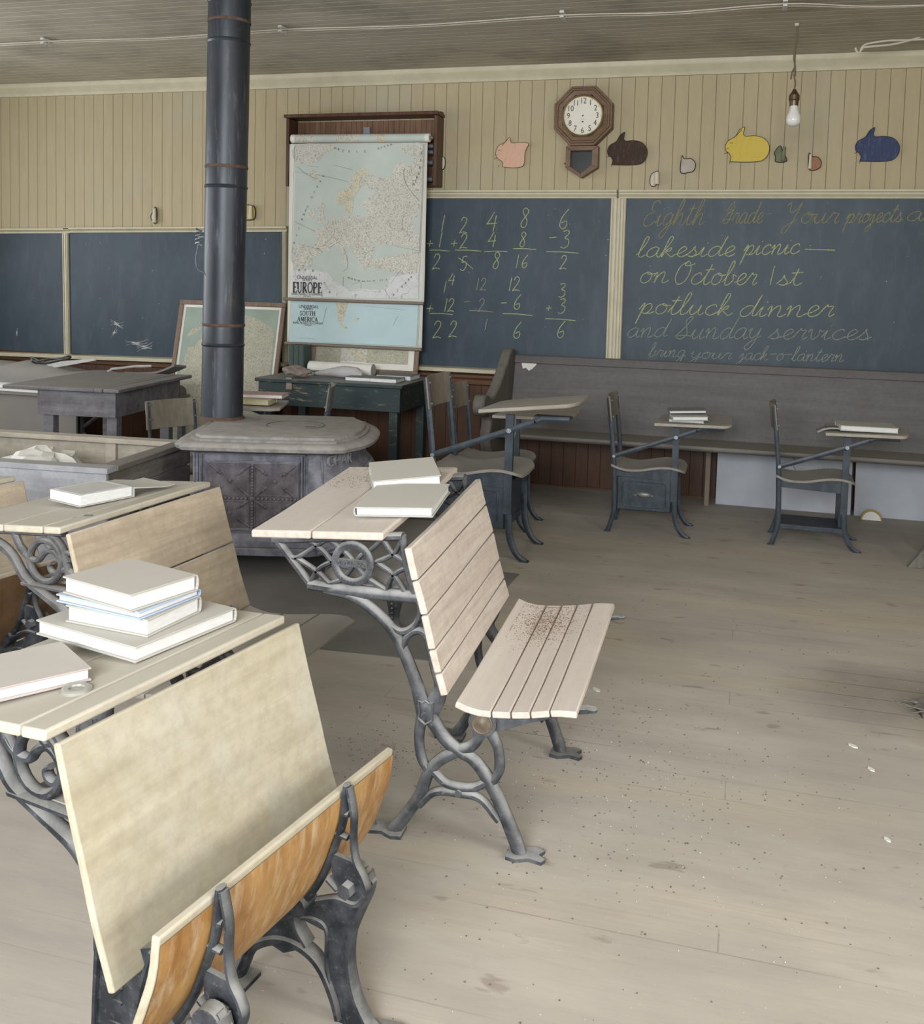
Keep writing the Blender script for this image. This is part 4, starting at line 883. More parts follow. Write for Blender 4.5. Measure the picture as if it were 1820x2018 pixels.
def book(label, corner, ang, L, Wd, T, cmat, group, z=None, pm=None, tiltx=0, tilty=0, cover_t=.0034, far_spine=False):
    # corner: front corner; L runs along ang (spine side is at far Wd), Wd runs along ang+90
    if far_spine:   # spine at the far end of L: same place, laid from the other corner
        corner = (corner[0]+Wd*math.cos(R(ang+90)), corner[1]+Wd*math.sin(R(ang+90)), corner[2]); L, Wd = Wd, L; ang -= 90
    t = thing('book', label, 'book', corner, R(ang), group); t.rotation_euler = (R(tiltx), R(tilty), R(ang))
    o = .0042
    mb = MB(); mb.box(-o, L+o, -o, Wd, 0, cover_t); mb.box(-o, L+o, -o, Wd, T-cover_t, T)
    n = 6; sp = []
    for i in range(n+1):
        a_ = math.pi*i/n; sp.append((Wd+.004*math.sin(a_)*1.5, T/2-(T/2)*math.cos(a_)))
    for i in range(n): mb.prism([(sp[i][0], sp[i][1]), (sp[i+1][0], sp[i+1][1]), (sp[i+1][0]-.003, sp[i+1][1]*.9+T*.05), (sp[i][0]-.003, sp[i][1]*.9+T*.05)], -o, L+o, 'yz')
    mb.done('cover', cmat, t, .0008)
    MB().box(0, L, .0, Wd-.002, cover_t, T-cover_t).done('page_block', pm or MT['pages'], t, .001)
    return t

# ------------------------------------------------------------------ green table by the wall and what lies on it
def greenpaint():
    m, nt, bs = newmat('chipped dark green paint'); N = NB(nt); v = N.coord()
    n1 = N.noise(N.coord((.25, 1, 1)), 40, 5, .75); n2 = N.noise(v, 4, 3)
    c = N.mix(N.rng(n2, .3, .7), (.008, .020, .022), (.015, .031, .032))
    f = N.math('MULTIPLY', N.rng(n1, .56, .66), N.rng(N.noise(v, 2.2, 2), .42, .6))
    c = N.mix(f, c, (.26, .22, .15)); c = N.mix(N.math('MULTIPLY', N.upness(.3, .9), .75), c, (.22, .21, .195))
    N.l(c, bs.inputs['Base Color']); bs.inputs['Roughness'].default_value = .55; return m
MT['green'] = greenpaint()
gx0, gx1, gy0, gy1, gz = -3.23, -2.19, 6.17, 6.84, .752
t = thing('green_table', 'dark green painted table with chipped edges below the maps', 'table', ((gx0+gx1)/2, (gy0+gy1)/2, 0)); T0 = Matrix.Translation(t.location).inverted()
kid(MB().box(gx0-.02, gx1+.02, gy0-.02, gy1, gz-.026, gz), 'tabletop', MT['green'], bevel=.004)
for nm, b_ in (('apron', (gx0, gx1, gy0, gy0+.022)), ('apron', (gx0, gx1, gy1-.022, gy1)), ('apron', (gx0, gx0+.022, gy0+.0225, gy1-.0225)), ('apron', (gx1-.022, gx1, gy0+.0225, gy1-.0225))):
    kid(MB().box(*b_, gz-.185, gz-.026), nm, MT['green'], bevel=.002)
for x in (gx0+.055, gx1-.055):
    for y in (gy0+.055, gy1-.055): kid(MB().box(x-.03, x+.03, y-.03, y+.03, 0, gz-.026), 'leg', MT['green'], bevel=.003)
MT['paperdark'] = plain('grey dusty paper', (.36, .355, .35), .85, .1, 10); MT['rag'] = plain('grey brown crumpled rag', (.25, .21, .185), .95, .2, 20)
def crumple(name, label, cat, loc, sx, sy, sz, mat, seed, rough=.35, sub=3, group=None, base=0):
    rnd = random.Random(seed); b = bmesh.new(); bmesh.ops.create_icosphere(b, subdivisions=sub, radius=1)
    dirs = [(Vector((rnd.uniform(-1, 1), rnd.uniform(-1, 1), rnd.uniform(-1, 1))).normalized(), rnd.uniform(.55, 1.0)) for _ in range(26)]
    for v in b.verts:
        d = v.co.normalized(); r = 1.0
        for q, h in dirs:
            e = d.dot(q)
            if e > 1e-3: r = min(r, h/e) if h/e < r else r
        r *= 1+rnd.uniform(-rough, rough)*.25
        v.co = Vector((d.x*r*sx, d.y*r*sy, max(d.z*r*sz+sz*.75, .001)))
    mb = MB(); mb.b.free(); mb.b = b
    o = mb.done(name, mat, smooth=False); o.location = loc; return tag(o, label, cat, group)
def gp(x, y, Y): return aty(x, y, Y)
p = atz(600, 742, gz); crumple('crumpled_rag', 'grey brown crumpled rag hanging over the green table edge', 'rag', (-2.98, 6.30, gz+.001), .13, .10, .05, MT['rag'], 5, .5)
b = MB(); b.loft([[Vector((-3.02+i*.02+.01*math.sin(j), 6.165-.012*j*(.3 if j < 2 else .1)-.003*j, gz+.01-.04*j)) for i in range(3)]+[Vector((-3.02+(2-i)*.02, 6.172-.003*j, gz+.01-.04*j)) for i in range(3)] for j in range(3)])
o = b.done('rag_tail', MT['rag'], smooth=False); o.parent = bpy.data.objects['crumpled_rag']; o.matrix_parent_inverse = Matrix.Translation((-2.98, 6.30, gz+.001)).inverted()
t = thing('paper_roll', 'long white rolled paper lying along the back of the green table', 'paper roll', (-2.75, 6.62, gz)); T0 = Matrix.Translation(t.location).inverted()
mb = MB().tube([(-3.05, 6.62, gz+.047), (-2.55, 6.60, gz+.047)], .046, 20); kid(mb, 'roll', MT['whitepaper']); kid(MB().tube([(-2.551, 6.60, gz+.047), (-2.548, 6.60, gz+.047)], .047, 20), 'roll_edge', MT['paperdark'])
t = thing('paper_cone', 'loosely rolled white paper cone in front of the long roll', 'paper', (-2.75, 6.42, gz)); T0 = Matrix.Translation(t.location).inverted()
kid(MB().tube([(-2.93, 6.46, gz+.02), (-2.80, 6.44, gz+.035), (-2.70, 6.42, gz+.045), (-2.60, 6.41, gz+.042), (-2.55, 6.40, gz+.03)], [.012, .03, .043, .04, .018], 16), 'sheet', MT['paperdark'])
def gbook(x0, x1, y0, y1, z0, T, label, cm): return book(label, (x0, y0, z0), 0, x1-x0, y1-y0, T, cm, 'books on the green table')
gbook(-2.62, -2.44, 6.26, 6.42, gz, .028, 'flat dusty book lying left of its twin at the front of the green table', MT['cdark'])
gbook(-2.435, -2.25, 6.25, 6.42, gz, .030, 'flat dusty book nearest the right front corner of the green table', MT['cdark'])
gbook(-2.47, -2.22, 6.46, 6.66, gz, .034, 'dark flat book at the back right of the green table', MT['cdark'])
gbook(-3.18, -2.96, 6.48, 6.60, gz, .03, 'flat dusty book behind the rag on the green table', MT['cdark'])
for i, (x, lab) in enumerate(((-3.215, 'left'), (-3.175, 'middle'), (-3.135, 'right'))):
    b_ = book('upright grey green volume, %s of three between the two framed maps' % lab, (x, 6.74, gz), 0, .20, .13, .038, MT['cgreen'], 'upright volumes')
    b_.rotation_euler = Matrix(((0, 0, 1), (0, -1, 0), (1, 0, 0))).to_euler()
# framed maps
MT['mapframe'] = wood('worn brown picture frame', (.14, .095, .07), (.24, .175, .13), 'z', 60, .3, (.28, .25, .22), .7); MT['mapgreenland'] = land('cream green framed map', (.42, .41, .32), (.17, .155, .12), 75, .08); MT['mapgreensea'] = plain('grey green framed map sea', (.25, .30, .255), .7, .1, 6)
def framed(label, x0, x1, yb, yt, z0, h, fw, lands_, margin=.02):
    t = thing('framed_map', label, 'framed map', ((x0+x1)/2, yb, z0), 0, 'framed maps'); t.rotation_euler = (-math.asin((yt-yb)/h), 0, 0)
    w_ = (x1-x0)/2
    for b_ in ((-w_, w_, h-fw, h), (-w_, w_, 0, fw), (-w_, -w_+fw, fw, h-fw), (w_-fw, w_, fw, h-fw)):
        MB().box(b_[0], b_[1], -.022, 0, b_[2], b_[3]).done('frame_bar', MT['mapframe'], t, .005)
    MB().box(-w_+fw, w_-fw, -.010, -.004, fw, h-fw).done('map_sheet', MT['paper'], t, smooth=False)
    iw, ih = w_-fw-margin, h-2*fw-2*margin
    MB().box(-iw, iw, -.0112, -.0105, fw+margin, fw+margin+ih).done('map_sea', MT['mapgreensea'] if lands_ else MT['land'], t, smooth=False)
    mb = MB()
    for g in lands_ or []: mb.prism([(p.x, p.y) for p in crom([(-iw+a_*2*iw, fw+margin+b_*ih, 0) for a_, b_ in g], 3, True)], -.0122, -.0114, 'xz')
    if lands_: mb.done('map_land', MT['mapgreenland'], t, smooth=False)
    return t
framed('large framed map leaning on the wall behind the stovepipe', -4.29, -3.375, 6.60, 6.90, .0, 1.285, .036,
       [[(.02, .02), (.98, .02), (.985, .6), (.97, .85), (.88, .90), (.74, .945), (.55, .965), (.48, .93), (.40, .91), (.33, .88), (.24, .82), (.15, .74), (.06, .66)], [(.06, .80), (.16, .83), (.20, .87), (.10, .85)]])
t2 = framed('framed map standing on the green table behind the pull-down maps', -3.13, -2.28, 6.805, 6.91, gz, .60, .036, None, .05)
for b_ in ((-.40, -.19, .06, .20), (.02, .34, .08, .19)): MB().box(b_[0], b_[1], -.0135, -.012, b_[2], b_[3]).done('map_inset', MT['mapgreenland'], t2, smooth=False)
mb = MB(); mb.prism([(p.x, p.y) for p in crom([(-.17, .22, 0), (-.08, .2, 0), (.02, .10, 0), (-.03, .09, 0), (-.12, .15, 0)], 3, True)], -.0145, -.0138, 'xz'); mb.done('map_land', MT['landyellow'], t2, smooth=False)
# two old books on the desk behind the stove
p = atz(474, 815, .672)
book('yellowed old book on the desk behind the stovepipe', (-2.95, 5.27, .682), 8, .24, .15, .03, MT['pagesold'], 'old books behind the stove', pm=MT['pagesold'])
book('faded red book on top of the yellowed one behind the stovepipe', (-2.96, 5.33, .713), 12, .30, .15, .025, MT['cred'], 'old books behind the stove', pm=MT['pages'])
# three books and one book on the steel desks
zt = .673
book('bottom book of the pile on the steel tablet desk with a drawer', (-.40, 5.72, zt+.004), 4, .19, .17, .016, MT['cwhite'], 'pile on the steel desk')
book('crooked middle book of the pile on the steel tablet desk', (-.375, 5.66, zt+.021), 10, .19, .15, .022, MT['cwhite'], 'pile on the steel desk', tilty=-2)
book('top book of the pile on the steel tablet desk', (-.40, 5.75, zt+.047), 8, .20, .15, .018, MT['cdark'], 'pile on the steel desk', tilty=-3)
book('large pale book lying on the steel desk without a drawer', (.52, 5.74, zt+.011), 3, .29, .21, .030, MT['cgrey'], 'large book')
t = thing('loose_paper', 'curled grey paper sticking out left of the large book', 'paper', (.48, 5.78, zt+.01)); T0 = Matrix.Translation(t.location).inverted()
mb = MB(); mb.loft([[Vector((.40+.03*i, y, zt+.013+z)) for i, z in enumerate((-.02, -.004, .004, .006, .006, .006))] for y in (5.74, 5.86)], cap=False, closed=False); o = kid(mb, 'sheet', MT['paperdark']); sd = o.modifiers.new('t', 'SOLIDIFY'); sd.thickness = .0015

# ------------------------------------------------------------------ dark table, grey desk and bundle at the left
MT['darktab'] = wood('dark purplish grey wood', (.075, .072, .082), (.15, .145, .155), 'x', 26, .7, (.255, .24, .22), .7, (.22, .22, .235), .25, .55)
tx = thing('side_table', 'dark grey wooden table with overhanging board top, left of the big framed map', 'table', (-3.66, 5.17, 0), R(7))
# local: x to the left negative, y back
for i, (y0, y1) in enumerate(((-.08, .30), (.303, .62), (.623, .97))): pass
mb = MB()
xs = [-.80, -.45, -.12, -.075, .03, .05]
mb.box(-.72, -.115, -.06, .96, .722, .745); mb.box(-.112, -.06, -.065, .97, .722, .746); mb.box(-.057, .045, -.06, .98, .722, .745); mb.done('tabletop', MT['darktab'], tx, .006)
for b_ in ((-.50, 0, -.012, .01), (-.50, 0, .86, .88)): MB().box(*b_, .565, .722).done('apron', MT['darktab'], tx, .002)
for b_ in ((-.02, .0, .0, .88), (-.52, -.5, .0, .88)): MB().box(b_[0], b_[1], b_[2], b_[3], .565, .722).done('apron', MT['darktab'], tx, .002)
for x in (-.49, -.07):
    for y in (.012, .72): MB().box(x, x+.065, y, y+.065, 0, .565).done('leg', MT['darktab'], tx, .003)
MT['greypaint'] = plain('dull grey painted panel', (.155, .147, .135), .7, .08, 3, .4, (.27, .255, .235))
t = thing('grey_bench', 'grey panelled bench carrying the canvas bundle below the left chalkboards', 'bench', (-5.2, 6.4, 0)); T0 = Matrix.Translation(t.location).inverted()
gr_ = aty(150, 830, 6.10).x
kid(MB().box(-6.5, gr_, 6.10, 6.125, 0, .53), 'front_panel', MT['greypaint'], bevel=.004); kid(MB().box(-6.5, -4.0, 6.08, 6.56, .53, .553), 'bench_top', MT['greypaint'], bevel=.004)
a0 = [aty(x, y, 6.2) for x, y in ((155, 822), (160, 850))]+[Vector((aty(165, 925, 6.2).x, 6.2, 0))]
a0[0].z = .531; mb = MB(); mb.tube(a0, .028, 8); mb.tube([aty(160, 845, 6.2), aty(190, 822, 6.2)], .014, 8); mb.tube([aty(163, 855, 6.2), aty(182, 872, 6.2), aty(188, 925, 6.2)], .02, 8); kid(mb, 'leg', MT['irondark'])
kid(MB().box(-4.06, -4.02, 6.48, 6.53, 0, .531), 'leg', MT['darktab'])
book('flat white ledger in front of the canvas bundle at the left edge', (-5.40, 6.08, .577), 0, .52, .10, .03, MT['whitepaper'], 'ledgers', tilty=-.5)
book('pale green grey ledger under the white one at the left edge', (-5.45, 6.08, .554), 0, .50, .10, .022, MT['cwhite'], 'ledgers')
MT['canvas'] = plain('dusty grey canvas', (.165, .16, .148), .95, .1, 9, .65, (.26, .245, .225), bump=.2)
def lump(x0, x1, y0, y1, z0, hfun, name, label, cat, mat, nx=40, ny=16):
    mb = MB(); rows = []
    for i in range(nx+1):
        f = i/nx; x = x0+(x1-x0)*f; row = []
        for j in range(ny+1):
            g = j/ny; a_ = math.pi*g; y = (y0+y1)/2-(y1-y0)/2*math.cos(a_)
            z = z0+hfun(f)*math.sin(a_)**.6*(1+.05*math.sin(f*23+g*4)+.05*math.sin(f*51-g*9))
            row.append(Vector((x, y, z)))
        rows.append(row)
    mb.loft(rows, cap=True, closed=True); return mb
mb = lump(-6.45, -4.02, 6.16, 6.54, .553, lambda f: .20*min(1, f*6+.2)*(1-.45*max(0, (f-.5)/.5)) if f < .98 else .08, 0, 0, 0, 0)
o = mb.done('canvas_bundle', MT['canvas'], smooth=True, angle=60); tag(o, 'long grey canvas bundle lying below the left chalkboards', 'canvas bundle')
t = thing('curved_board', 'thin dark curved board behind the dark side table', 'board', (-4.4, 6.55, .63)); T0 = Matrix.Translation(t.location).inverted()
c0 = [aty(x, y, 6.22) for x, y in ((244, 733), (275, 734), (305, 732), (325, 726), (343, 718))]
mb = MB(); mb.loft([[p, p+Vector((0, .16, -.02)), p+Vector((0, .16, -.035)), p-Vector((0, 0, .015))] for p in crom(c0, 4)]); kid(mb, 'board', MT['canvas'])
def strip(label, pts, Y, wd, mat, r=.004):
    t = thing('leather_strap', label, 'strap', aty(*pts[0], Y), 0, 'straps on the canvas'); T = Matrix.Translation(t.location).inverted()
    o = MB().tube([Vector((p.x, p.y+.02*math.sin(i*.5), p.z)) for i, p in enumerate(crom([aty(x, y, Y) for x, y in pts], 6))], r, 6).done('strap', mat, t); o.matrix_parent_inverse = T
strip('thin dark looped strap on the canvas bundle, left of the divider', [(58, 704), (75, 712), (92, 708), (118, 706), (136, 702), (130, 707), (95, 714), (72, 716), (66, 710), (58, 704)], 6.30, .01, MT['irondark'], .008)
strip('pale curled cord on the canvas bundle near the dark side table', [(212, 732), (220, 727), (240, 725), (265, 722), (300, 721)], 6.22, .01, MT['paperdark'], .009)
t = thing('loose_paper', 'torn grey sheet lying on top of the canvas bundle', 'paper', aty(130, 715, 6.3)); T0 = Matrix.Translation(t.location).inverted()
q = [(78, 722), (112, 722), (190, 708), (186, 706), (120, 712)]
mb = MB(); mb.loft([[aty(x, y, 6.28) for x, y in q], [aty(x, y+2, 6.27) for x, y in q]]); kid(mb, 'sheet', MT['paperdark'], smooth=False)

# ------------------------------------------------------------------ wood box
MT['boxfront'] = wood('pale bluish grey boards', (.31, .318, .35), (.42, .428, .46), 'x', 22, .6, (.30, .285, .26), .75, (.21, .21, .23), .25, .5)
MT['boxside'] = wood('dark weathered boards', (.10, .088, .075), (.21, .195, .18), 'y', 30, .5, (.24, .225, .205), .8, (.085, .08, .075), .35, .6)
MT['boxin'] = wood('pale inner boards', (.34, .31, .25), (.46, .42, .345), 'x', 26, .55, (.36, .335, .295), .8, (.25, .22, .175), .3, .5)
bz = .55; L0, L1, Y0, Y1 = -4.03, -2.80, 3.775, 4.605
t = thing('wood_box', 'open grey wooden fuel box with crumpled paper inside, left of the stove', 'wood box', ((L0+L1)/2, (Y0+Y1)/2, 0), R(5)); T0 = Matrix.Identity(4)
hx, hy = (L1-L0)/2, (Y1-Y0)/2
mb = MB(); mb.box(-hx, hx, -hy, -hy+.022, .03, .32); mb.box(-hx, hx, -hy, -hy+.022, .323, bz-.022); kid(mb, 'front_boards', MT['boxfront'], bevel=.003)
mb = MB(); mb.box(hx-.022, hx, -hy+.022, hy, .03, .24); mb.box(hx-.022, hx, -hy+.022, hy, .244, .43); mb.box(hx-.022, hx, -hy+.022, hy, .434, bz-.022); kid(mb, 'side_boards', MT['boxside'], bevel=.003)
mb = MB(); mb.box(-hx, -hx+.022, -hy+.022, hy, .03, bz-.03); kid(mb, 'side_boards', MT['boxside'], bevel=.003)
mb = MB(); mb.box(-hx, hx, hy-.022, hy, .03, .30); mb.box(-hx, hx, hy-.022, hy, .303, bz-.022); kid(mb, 'back_boards', MT['boxin'], bevel=.003)
kid(MB().box(hx-.47, hx-.41, hy-.05, hy-.022, .05, bz-.022), 'cleat', MT['boxin'], bevel=.003)
for nm, b_ in (('rim_board', (-hx-.01, hx+.012, -hy-.012, -hy+.075)), ('rim_board', (-hx+.03, hx+.012, hy-.075, hy+.012)), ('rim_board', (hx-.07, hx+.016, -hy+.075, hy-.075)), ('rim_board', (-hx-.012, -hx+.06, -hy+.075, hy-.075))):
    kid(MB().box(*b_, bz-.022, bz+.006), nm, MT['boxfront'] if b_[2] < -hy else MT['boxin'] if b_[3] > hy else MT['boxside'], bevel=.004)
kid(MB().box(-hx+.022, hx-.022, -hy+.022, hy-.022, .03, .05), 'bottom', MT['boxside'])
crumple('firewood_paper', 'crumpled brownish paper heap in the fuel box, beneath the white wad', 'paper', (-3.36, 4.12, .052), .30, .26, .2, MT['rag'], 21)
crumple('crumpled_paper', 'white crumpled newspaper wad in the fuel box', 'paper', (-3.36, 4.10, .37), .245, .20, .125, MT['whitepaper'], 11, .9)

# ------------------------------------------------------------------ stove, pipe and hearth sheet
MT['stove'] = iron('bluish grey cast iron', (.085, .085, .108), (.17, .172, .205), .35, (.25, .24, .23), .5)
MT['stovedark'] = iron('scorched dark cast iron', (.045, .038, .044), (.10, .088, .098), .45, (.21, .2, .2), .5)
MT['stovelight'] = iron('rubbed cast lettering', (.16, .16, .18), (.26, .26, .28), .4, (.3, .3, .29), .5)
MT['stovetop'] = iron('dusty stove top', (.16, .155, .15), (.26, .25, .24), .85, (.33, .31, .285), .8)
SM = Matrix.Translation((-2.45, 4.13, 0)) @ Matrix.Rotation(R(16), 4, 'Z')
t = thing('box_stove', 'wide cast iron stove with starburst side panel and dusty top', 'stove', (-2.45, 4.13, 0), R(16)); T0 = Matrix.Identity(4)
top = [(-.165, .17), (-.12, .04), (-.03, 0), (.59, 0), (.69, .07), (.765, .22), (.79, .45), (.775, .68), (.70, .86), (.62, .93), (.0, .93), (-.10, .90), (-.16, .80)]
top = [(p.x, p.y) for p in crom([(a_, b_, 0) for a_, b_ in top], 3, True)]
def inset(pl, d):
    cx = sum(p[0] for p in pl)/len(pl); cy_ = sum(p[1] for p in pl)/len(pl)
    return [(cx+(x-cx)*(1-d/abs(.47)), cy_+(y-cy_)*(1-d/.47)) for x, y in pl]
mb = MB(); mb.loft([[Vector((x, y, z)) for x, y in inset(top, d)] for d, z in ((.03, .60), (.0, .612), (-.004, .628), (.008, .642), (.035, .648))]); kid(mb, 'top_plate', MT['stovetop'], angle=50)
mb = MB(); mb.loft([[Vector((x, y, z)) for x, y in inset(top, d)] for d, z in ((.055, .645), (.055, .656), (.065, .660), (.075, .660), (.078, .672), (.09, .676))]); kid(mb, 'lid_slab', MT['stovetop'], angle=40)
mb = MB(); mb.tube([(.36+.15*math.cos(a_*math.pi/24), .47+.15*math.sin(a_*math.pi/24), .676) for a_ in range(48)], .003, 4, closed=True); mb.box(.42, .47, .40, .43, .672, .678); kid(mb, 'cook_lid', MT['stovedark'])
# body: waisted section, flaring to the base
body = [(-.09, .088), (.50, .088), (.58, .13), (.67, .28), (.70, .45), (.69, .68), (.63, .84), (.56, .88), (-.09, .88)]
secs = []
for z, d in ((.62, 0), (.60, .012), (.56, .02), (.25, .02), (.21, .012), (.19, -.01), (.16, -.02), (.13, -.02)):
    secs.append([Vector((x, y, z)) for x, y in inset(body, d)])
mb = MB(); mb.loft(secs); kid(mb, 'body', MT['stove'], angle=30)
mb = MB(); mb.loft([[Vector((x, y, z)) for x, y in inset(body, d)] for z, d in ((.135, -.05), (.13, -.055), (.10, -.055), (.095, -.045))]); kid(mb, 'base_ledge', MT['stove'], angle=30)
# decorated side panel facing the room
py_ = .0825
def sp(x, y):   # pixel -> (u, z) on the near face
    n_ = Vector((math.sin(R(16)), -math.cos(R(16)), 0)); p0 = SM @ Vector((0, py_-.01, 0)); q = SM.inverted() @ onpl(x, y, p0, n_); return q.x, q.z
u0, zt_ = sp(400, 905); u1, _ = sp(598, 910); _, zb_ = sp(500, 1040)
u0 = sp(408, 911)[0]; u1 = sp(586, 917)[0]; zt_ = sp(495, 914)[1]; zb_ = sp(495, 1042)[1]; um, zm = (u0+u1)/2, sp(490, 983)[1]
hw2, hh2 = (u1-u0)/2, (zt_-zb_)/2
mb = MB()
def fr_(u0, u1, z0, z1, r): mb.tube([(u0, py_-.004, z0), (u1, py_-.004, z0), (u1, py_-.004, z1), (u0, py_-.004, z1)], r, 6, closed=True)
fr_(u0-.028, u1+.035, zb_-.02, zt_+.045, .003); fr_(u0-.008, u1+.008, zb_-.008, zt_+.008, .0045); fr_(u0-.002, u1+.002, zb_-.002, zt_+.002, .004)
kid(mb, 'panel_frame', MT['stove'])
kid(MB().box(u0, u1, py_-.004, py_+.02, zb_, zt_), 'panel', MT['stovedark'])
mb = MB()
for k in range(22):
    f = (k+.5)/22
    mb.lathe([(.0, .011), (.007, .009), (.009, .0)], 8, Matrix.Translation((um, py_-.004, zb_+(zt_-zb_)*f)) @ Matrix.Rotation(R(90), 4, 'X'))
    mb.lathe([(.0, .011), (.007, .009), (.009, .0)], 8, Matrix.Translation((u0+(u1-u0)*f, py_-.004, zm)) @ Matrix.Rotation(R(90), 4, 'X'))
for d in (-.014, .014):
    mb.tube([(um+d, py_-.006, zb_), (um+d, py_-.006, zt_)], .0035, 6); mb.tube([(u0, py_-.006, zm+d), (u1, py_-.006, zm+d)], .0035, 6)
mb.lathe([(.0, .016), (.012, .014), (.016, 0)], 12, Matrix.Translation((um, py_-.004, zm)) @ Matrix.Rotation(R(90), 4, 'X'))
for sx in (-1, 1):
    for zc_, hz in (((zm+zt_)/2, (zt_-zm)/2), ((zm+zb_)/2, (zm-zb_)/2)):
        uc = um+sx*hw2/2; wq = hw2/2
        mb.lathe([(.0, .008), (.01, .007), (.013, 0)], 12, Matrix.Translation((uc, py_-.004, zc_)) @ Matrix.Rotation(R(90), 4, 'X'))
        for a_ in (-1, 1):
            for b_ in (-1, 1):
                p0 = Vector((uc+a_*wq*.90, py_-.006, zc_+b_*hz*.90)); p1 = Vector((uc+a_*wq*.28, py_-.006, zc_+b_*hz*.28))
                mb.tube([p0+(p1-p0)*f for f in (0, .25, .5, .62, .7, .78, .86, 1)], [.005, .007, .006, .011, .006, .010, .005, .002], 6)
kid(mb, 'starburst_relief', MT['stovedark'])
for u in (-.066, -.052, -.036, .455, .475): kid(MB().tube([(u, py_+.012, .20), (u, py_+.012, .585)], .007, 6), 'corner_rib', MT['stove'])
# flared fire door end with arched mouldings
def flare(q, z):
    e = 0 if z > .53 else .20*((.53-z)/.40)**.75
    pts = [(.49, .084), (.56, .105), (.62, .165), (.68, .27), (.725, .44), (.715, .62), (.66, .80)]; nr = [(.1, -1), (.45, -.85), (.75, -.6), (.9, -.35), (1, 0), (.95, .3), (.6, .6)]
    f = q*(len(pts)-1); i = min(int(f), len(pts)-2); f -= i; w_ = min(1, q*4)
    return Vector(tuple((pts[i][c]*(1-f)+pts[i+1][c]*f)+e*w_*(nr[i][c]*(1-f)+nr[i+1][c]*f) for c in (0, 1))+(z,))
mb = MB(); mb.loft([[flare(q/12, z) for q in range(13)]+[Vector((.55, .78, z)), Vector((.45, .12, z))] for z in (.605, .56, .53, .50, .46, .42, .37, .31, .25, .19, .135)]); kid(mb, 'hearth_front', MT['stove'], angle=40)
for i in range(4):
    P = [flare(.10+.62*k/16, .50-.062*i-.19*(1-math.sin(math.pi*.5*k/16))) for k in range(17)]
    kid(MB().tube(P, .013, 8), 'arched_moulding', MT['stove'])
mb = MB(); mb.tube([flare(q, .588) for q in (.14, .25, .35, .5)], .004, 6); mb.tube([flare(.14, .588), flare(.14, .40)], .004, 6); kid(mb, 'panel_edge', MT['stove'])
Ml = Matrix(((.56, 0, .83, .628), (.83, 0, -.56, .172), (0, 1, 0, .553), (0, 0, 0, 1))); mb = MB(); mb.text('CHAR', .078, Ml, .85, .007); kid(mb, 'raised_lettering', MT['stovelight'], smooth=False)
for u, v in ((.03, .13), (.03, .80), (.60, .16), (.60, .78)):
    mb = MB(); mb.loft([[Vector((u+sx*r, v+sy*r, z)) for sx, sy in ((-1, -1), (1, -1), (1, 1), (-1, 1))] for z, r in ((.11, .045), (.08, .032), (.04, .024), (.015, .03), (.0045, .032))]); kid(mb, 'leg', MT['irondark'])
MT['hearth'] = plain('dark dusty sheet iron', (.14, .138, .13), .8, .3, 2.5, .35, (.19, .185, .175))
t = thing('hearth_sheet', 'dark metal sheet on the floor under the stove', 'floor sheet', (-2.2, 4.4, 0)); T0 = Matrix.Translation(t.location).inverted()
kid(MB().prism([(-3.2, 3.72), (-1.62, 3.46), (-1.07, 3.50), (-1.03, 4.72), (-1.66, 4.75), (-1.75, 5.35), (-3.2, 5.4)], .0005, .004, 'xy'), 'sheet', MT['hearth'])
def pipe_mat():
    m, nt, bs = newmat('blackened stovepipe steel'); N = NB(nt)
    n1 = N.noise(N.coord((1, 1, .10)), 34, 5, .7); n2 = N.noise(N.coord((1, 1, .35)), 5, 4)
    c = N.mix(N.rng(n2, .35, .7), (.019, .023, .030), (.042, .050, .063)); c = N.mix(N.rng(n1, .56, .76, 0, .6), c, (.17, .18, .20)); c = N.mix(N.rng(N.noise(N.coord(), 9, 4), .62, .74, 0, .5), c, (.085, .058, .045))
    N.l(c, bs.inputs['Base Color']); bs.inputs['Roughness'].default_value = .42; bs.inputs['Metallic'].default_value = .35; return m
MT['pipe'] = pipe_mat(); MT['rust'] = plain('rusty pipe seam', (.085, .055, .042), .8, .35, 40)
pb = atz(437, 822, .672); pb.y = 4.74; pb.x = aty(437, 822, 4.74).x
t = thing('stovepipe', 'tall dark stovepipe rising from the stove to the ceiling', 'stovepipe', (pb.x, pb.y, .672)); T0 = Matrix.Identity(4)
ptop = aty(452.5, 0, 4.74); lean = (ptop.x-pb.x)/(ptop.z-.672); rp = .1105
def pz(py): return aty(440, py, 4.74).z-.672
def ax_(z): return Vector((lean*z, 0, z))
zs = [0, pz(640), pz(330), pz(45), ZC-.672]
for i in range(4):
    z0, z1 = zs[i], zs[i+1]
    mb = MB(); mb.tube([ax_(z0), ax_(z0+.004), ax_(z1-.115), ax_(z1-.105), ax_(z1-.095), ax_(z1-.02), ax_(z1)], [rp, rp, rp-.001, rp+.004, rp-.001, rp-.001, rp-.003] , 40); kid(mb, 'pipe_section', MT['pipe'], angle=25)
mb = MB()
for z in zs[1:4]: mb.tube([ax_(z-.008), ax_(z-.002), ax_(z+.002), ax_(z+.008)], [rp, rp+.003, rp+.003, rp], 40)
mb.tube([ax_(.0), ax_(.012), ax_(.02)], [rp+.014, rp+.008, rp+.001], 40); kid(mb, 'joint_ring', MT['rust'])
zd = pz(468)
mb = MB(); pts = [ax_(zd)+Vector((-rp-.018-.0*k+.016*math.cos(k*.9), .016*math.sin(k*.9)-.05, -.045+.0027*k)) for k in range(34)]
mb.tube(pts, .004, 5); kid(mb, 'damper_handle', MT['steel'])
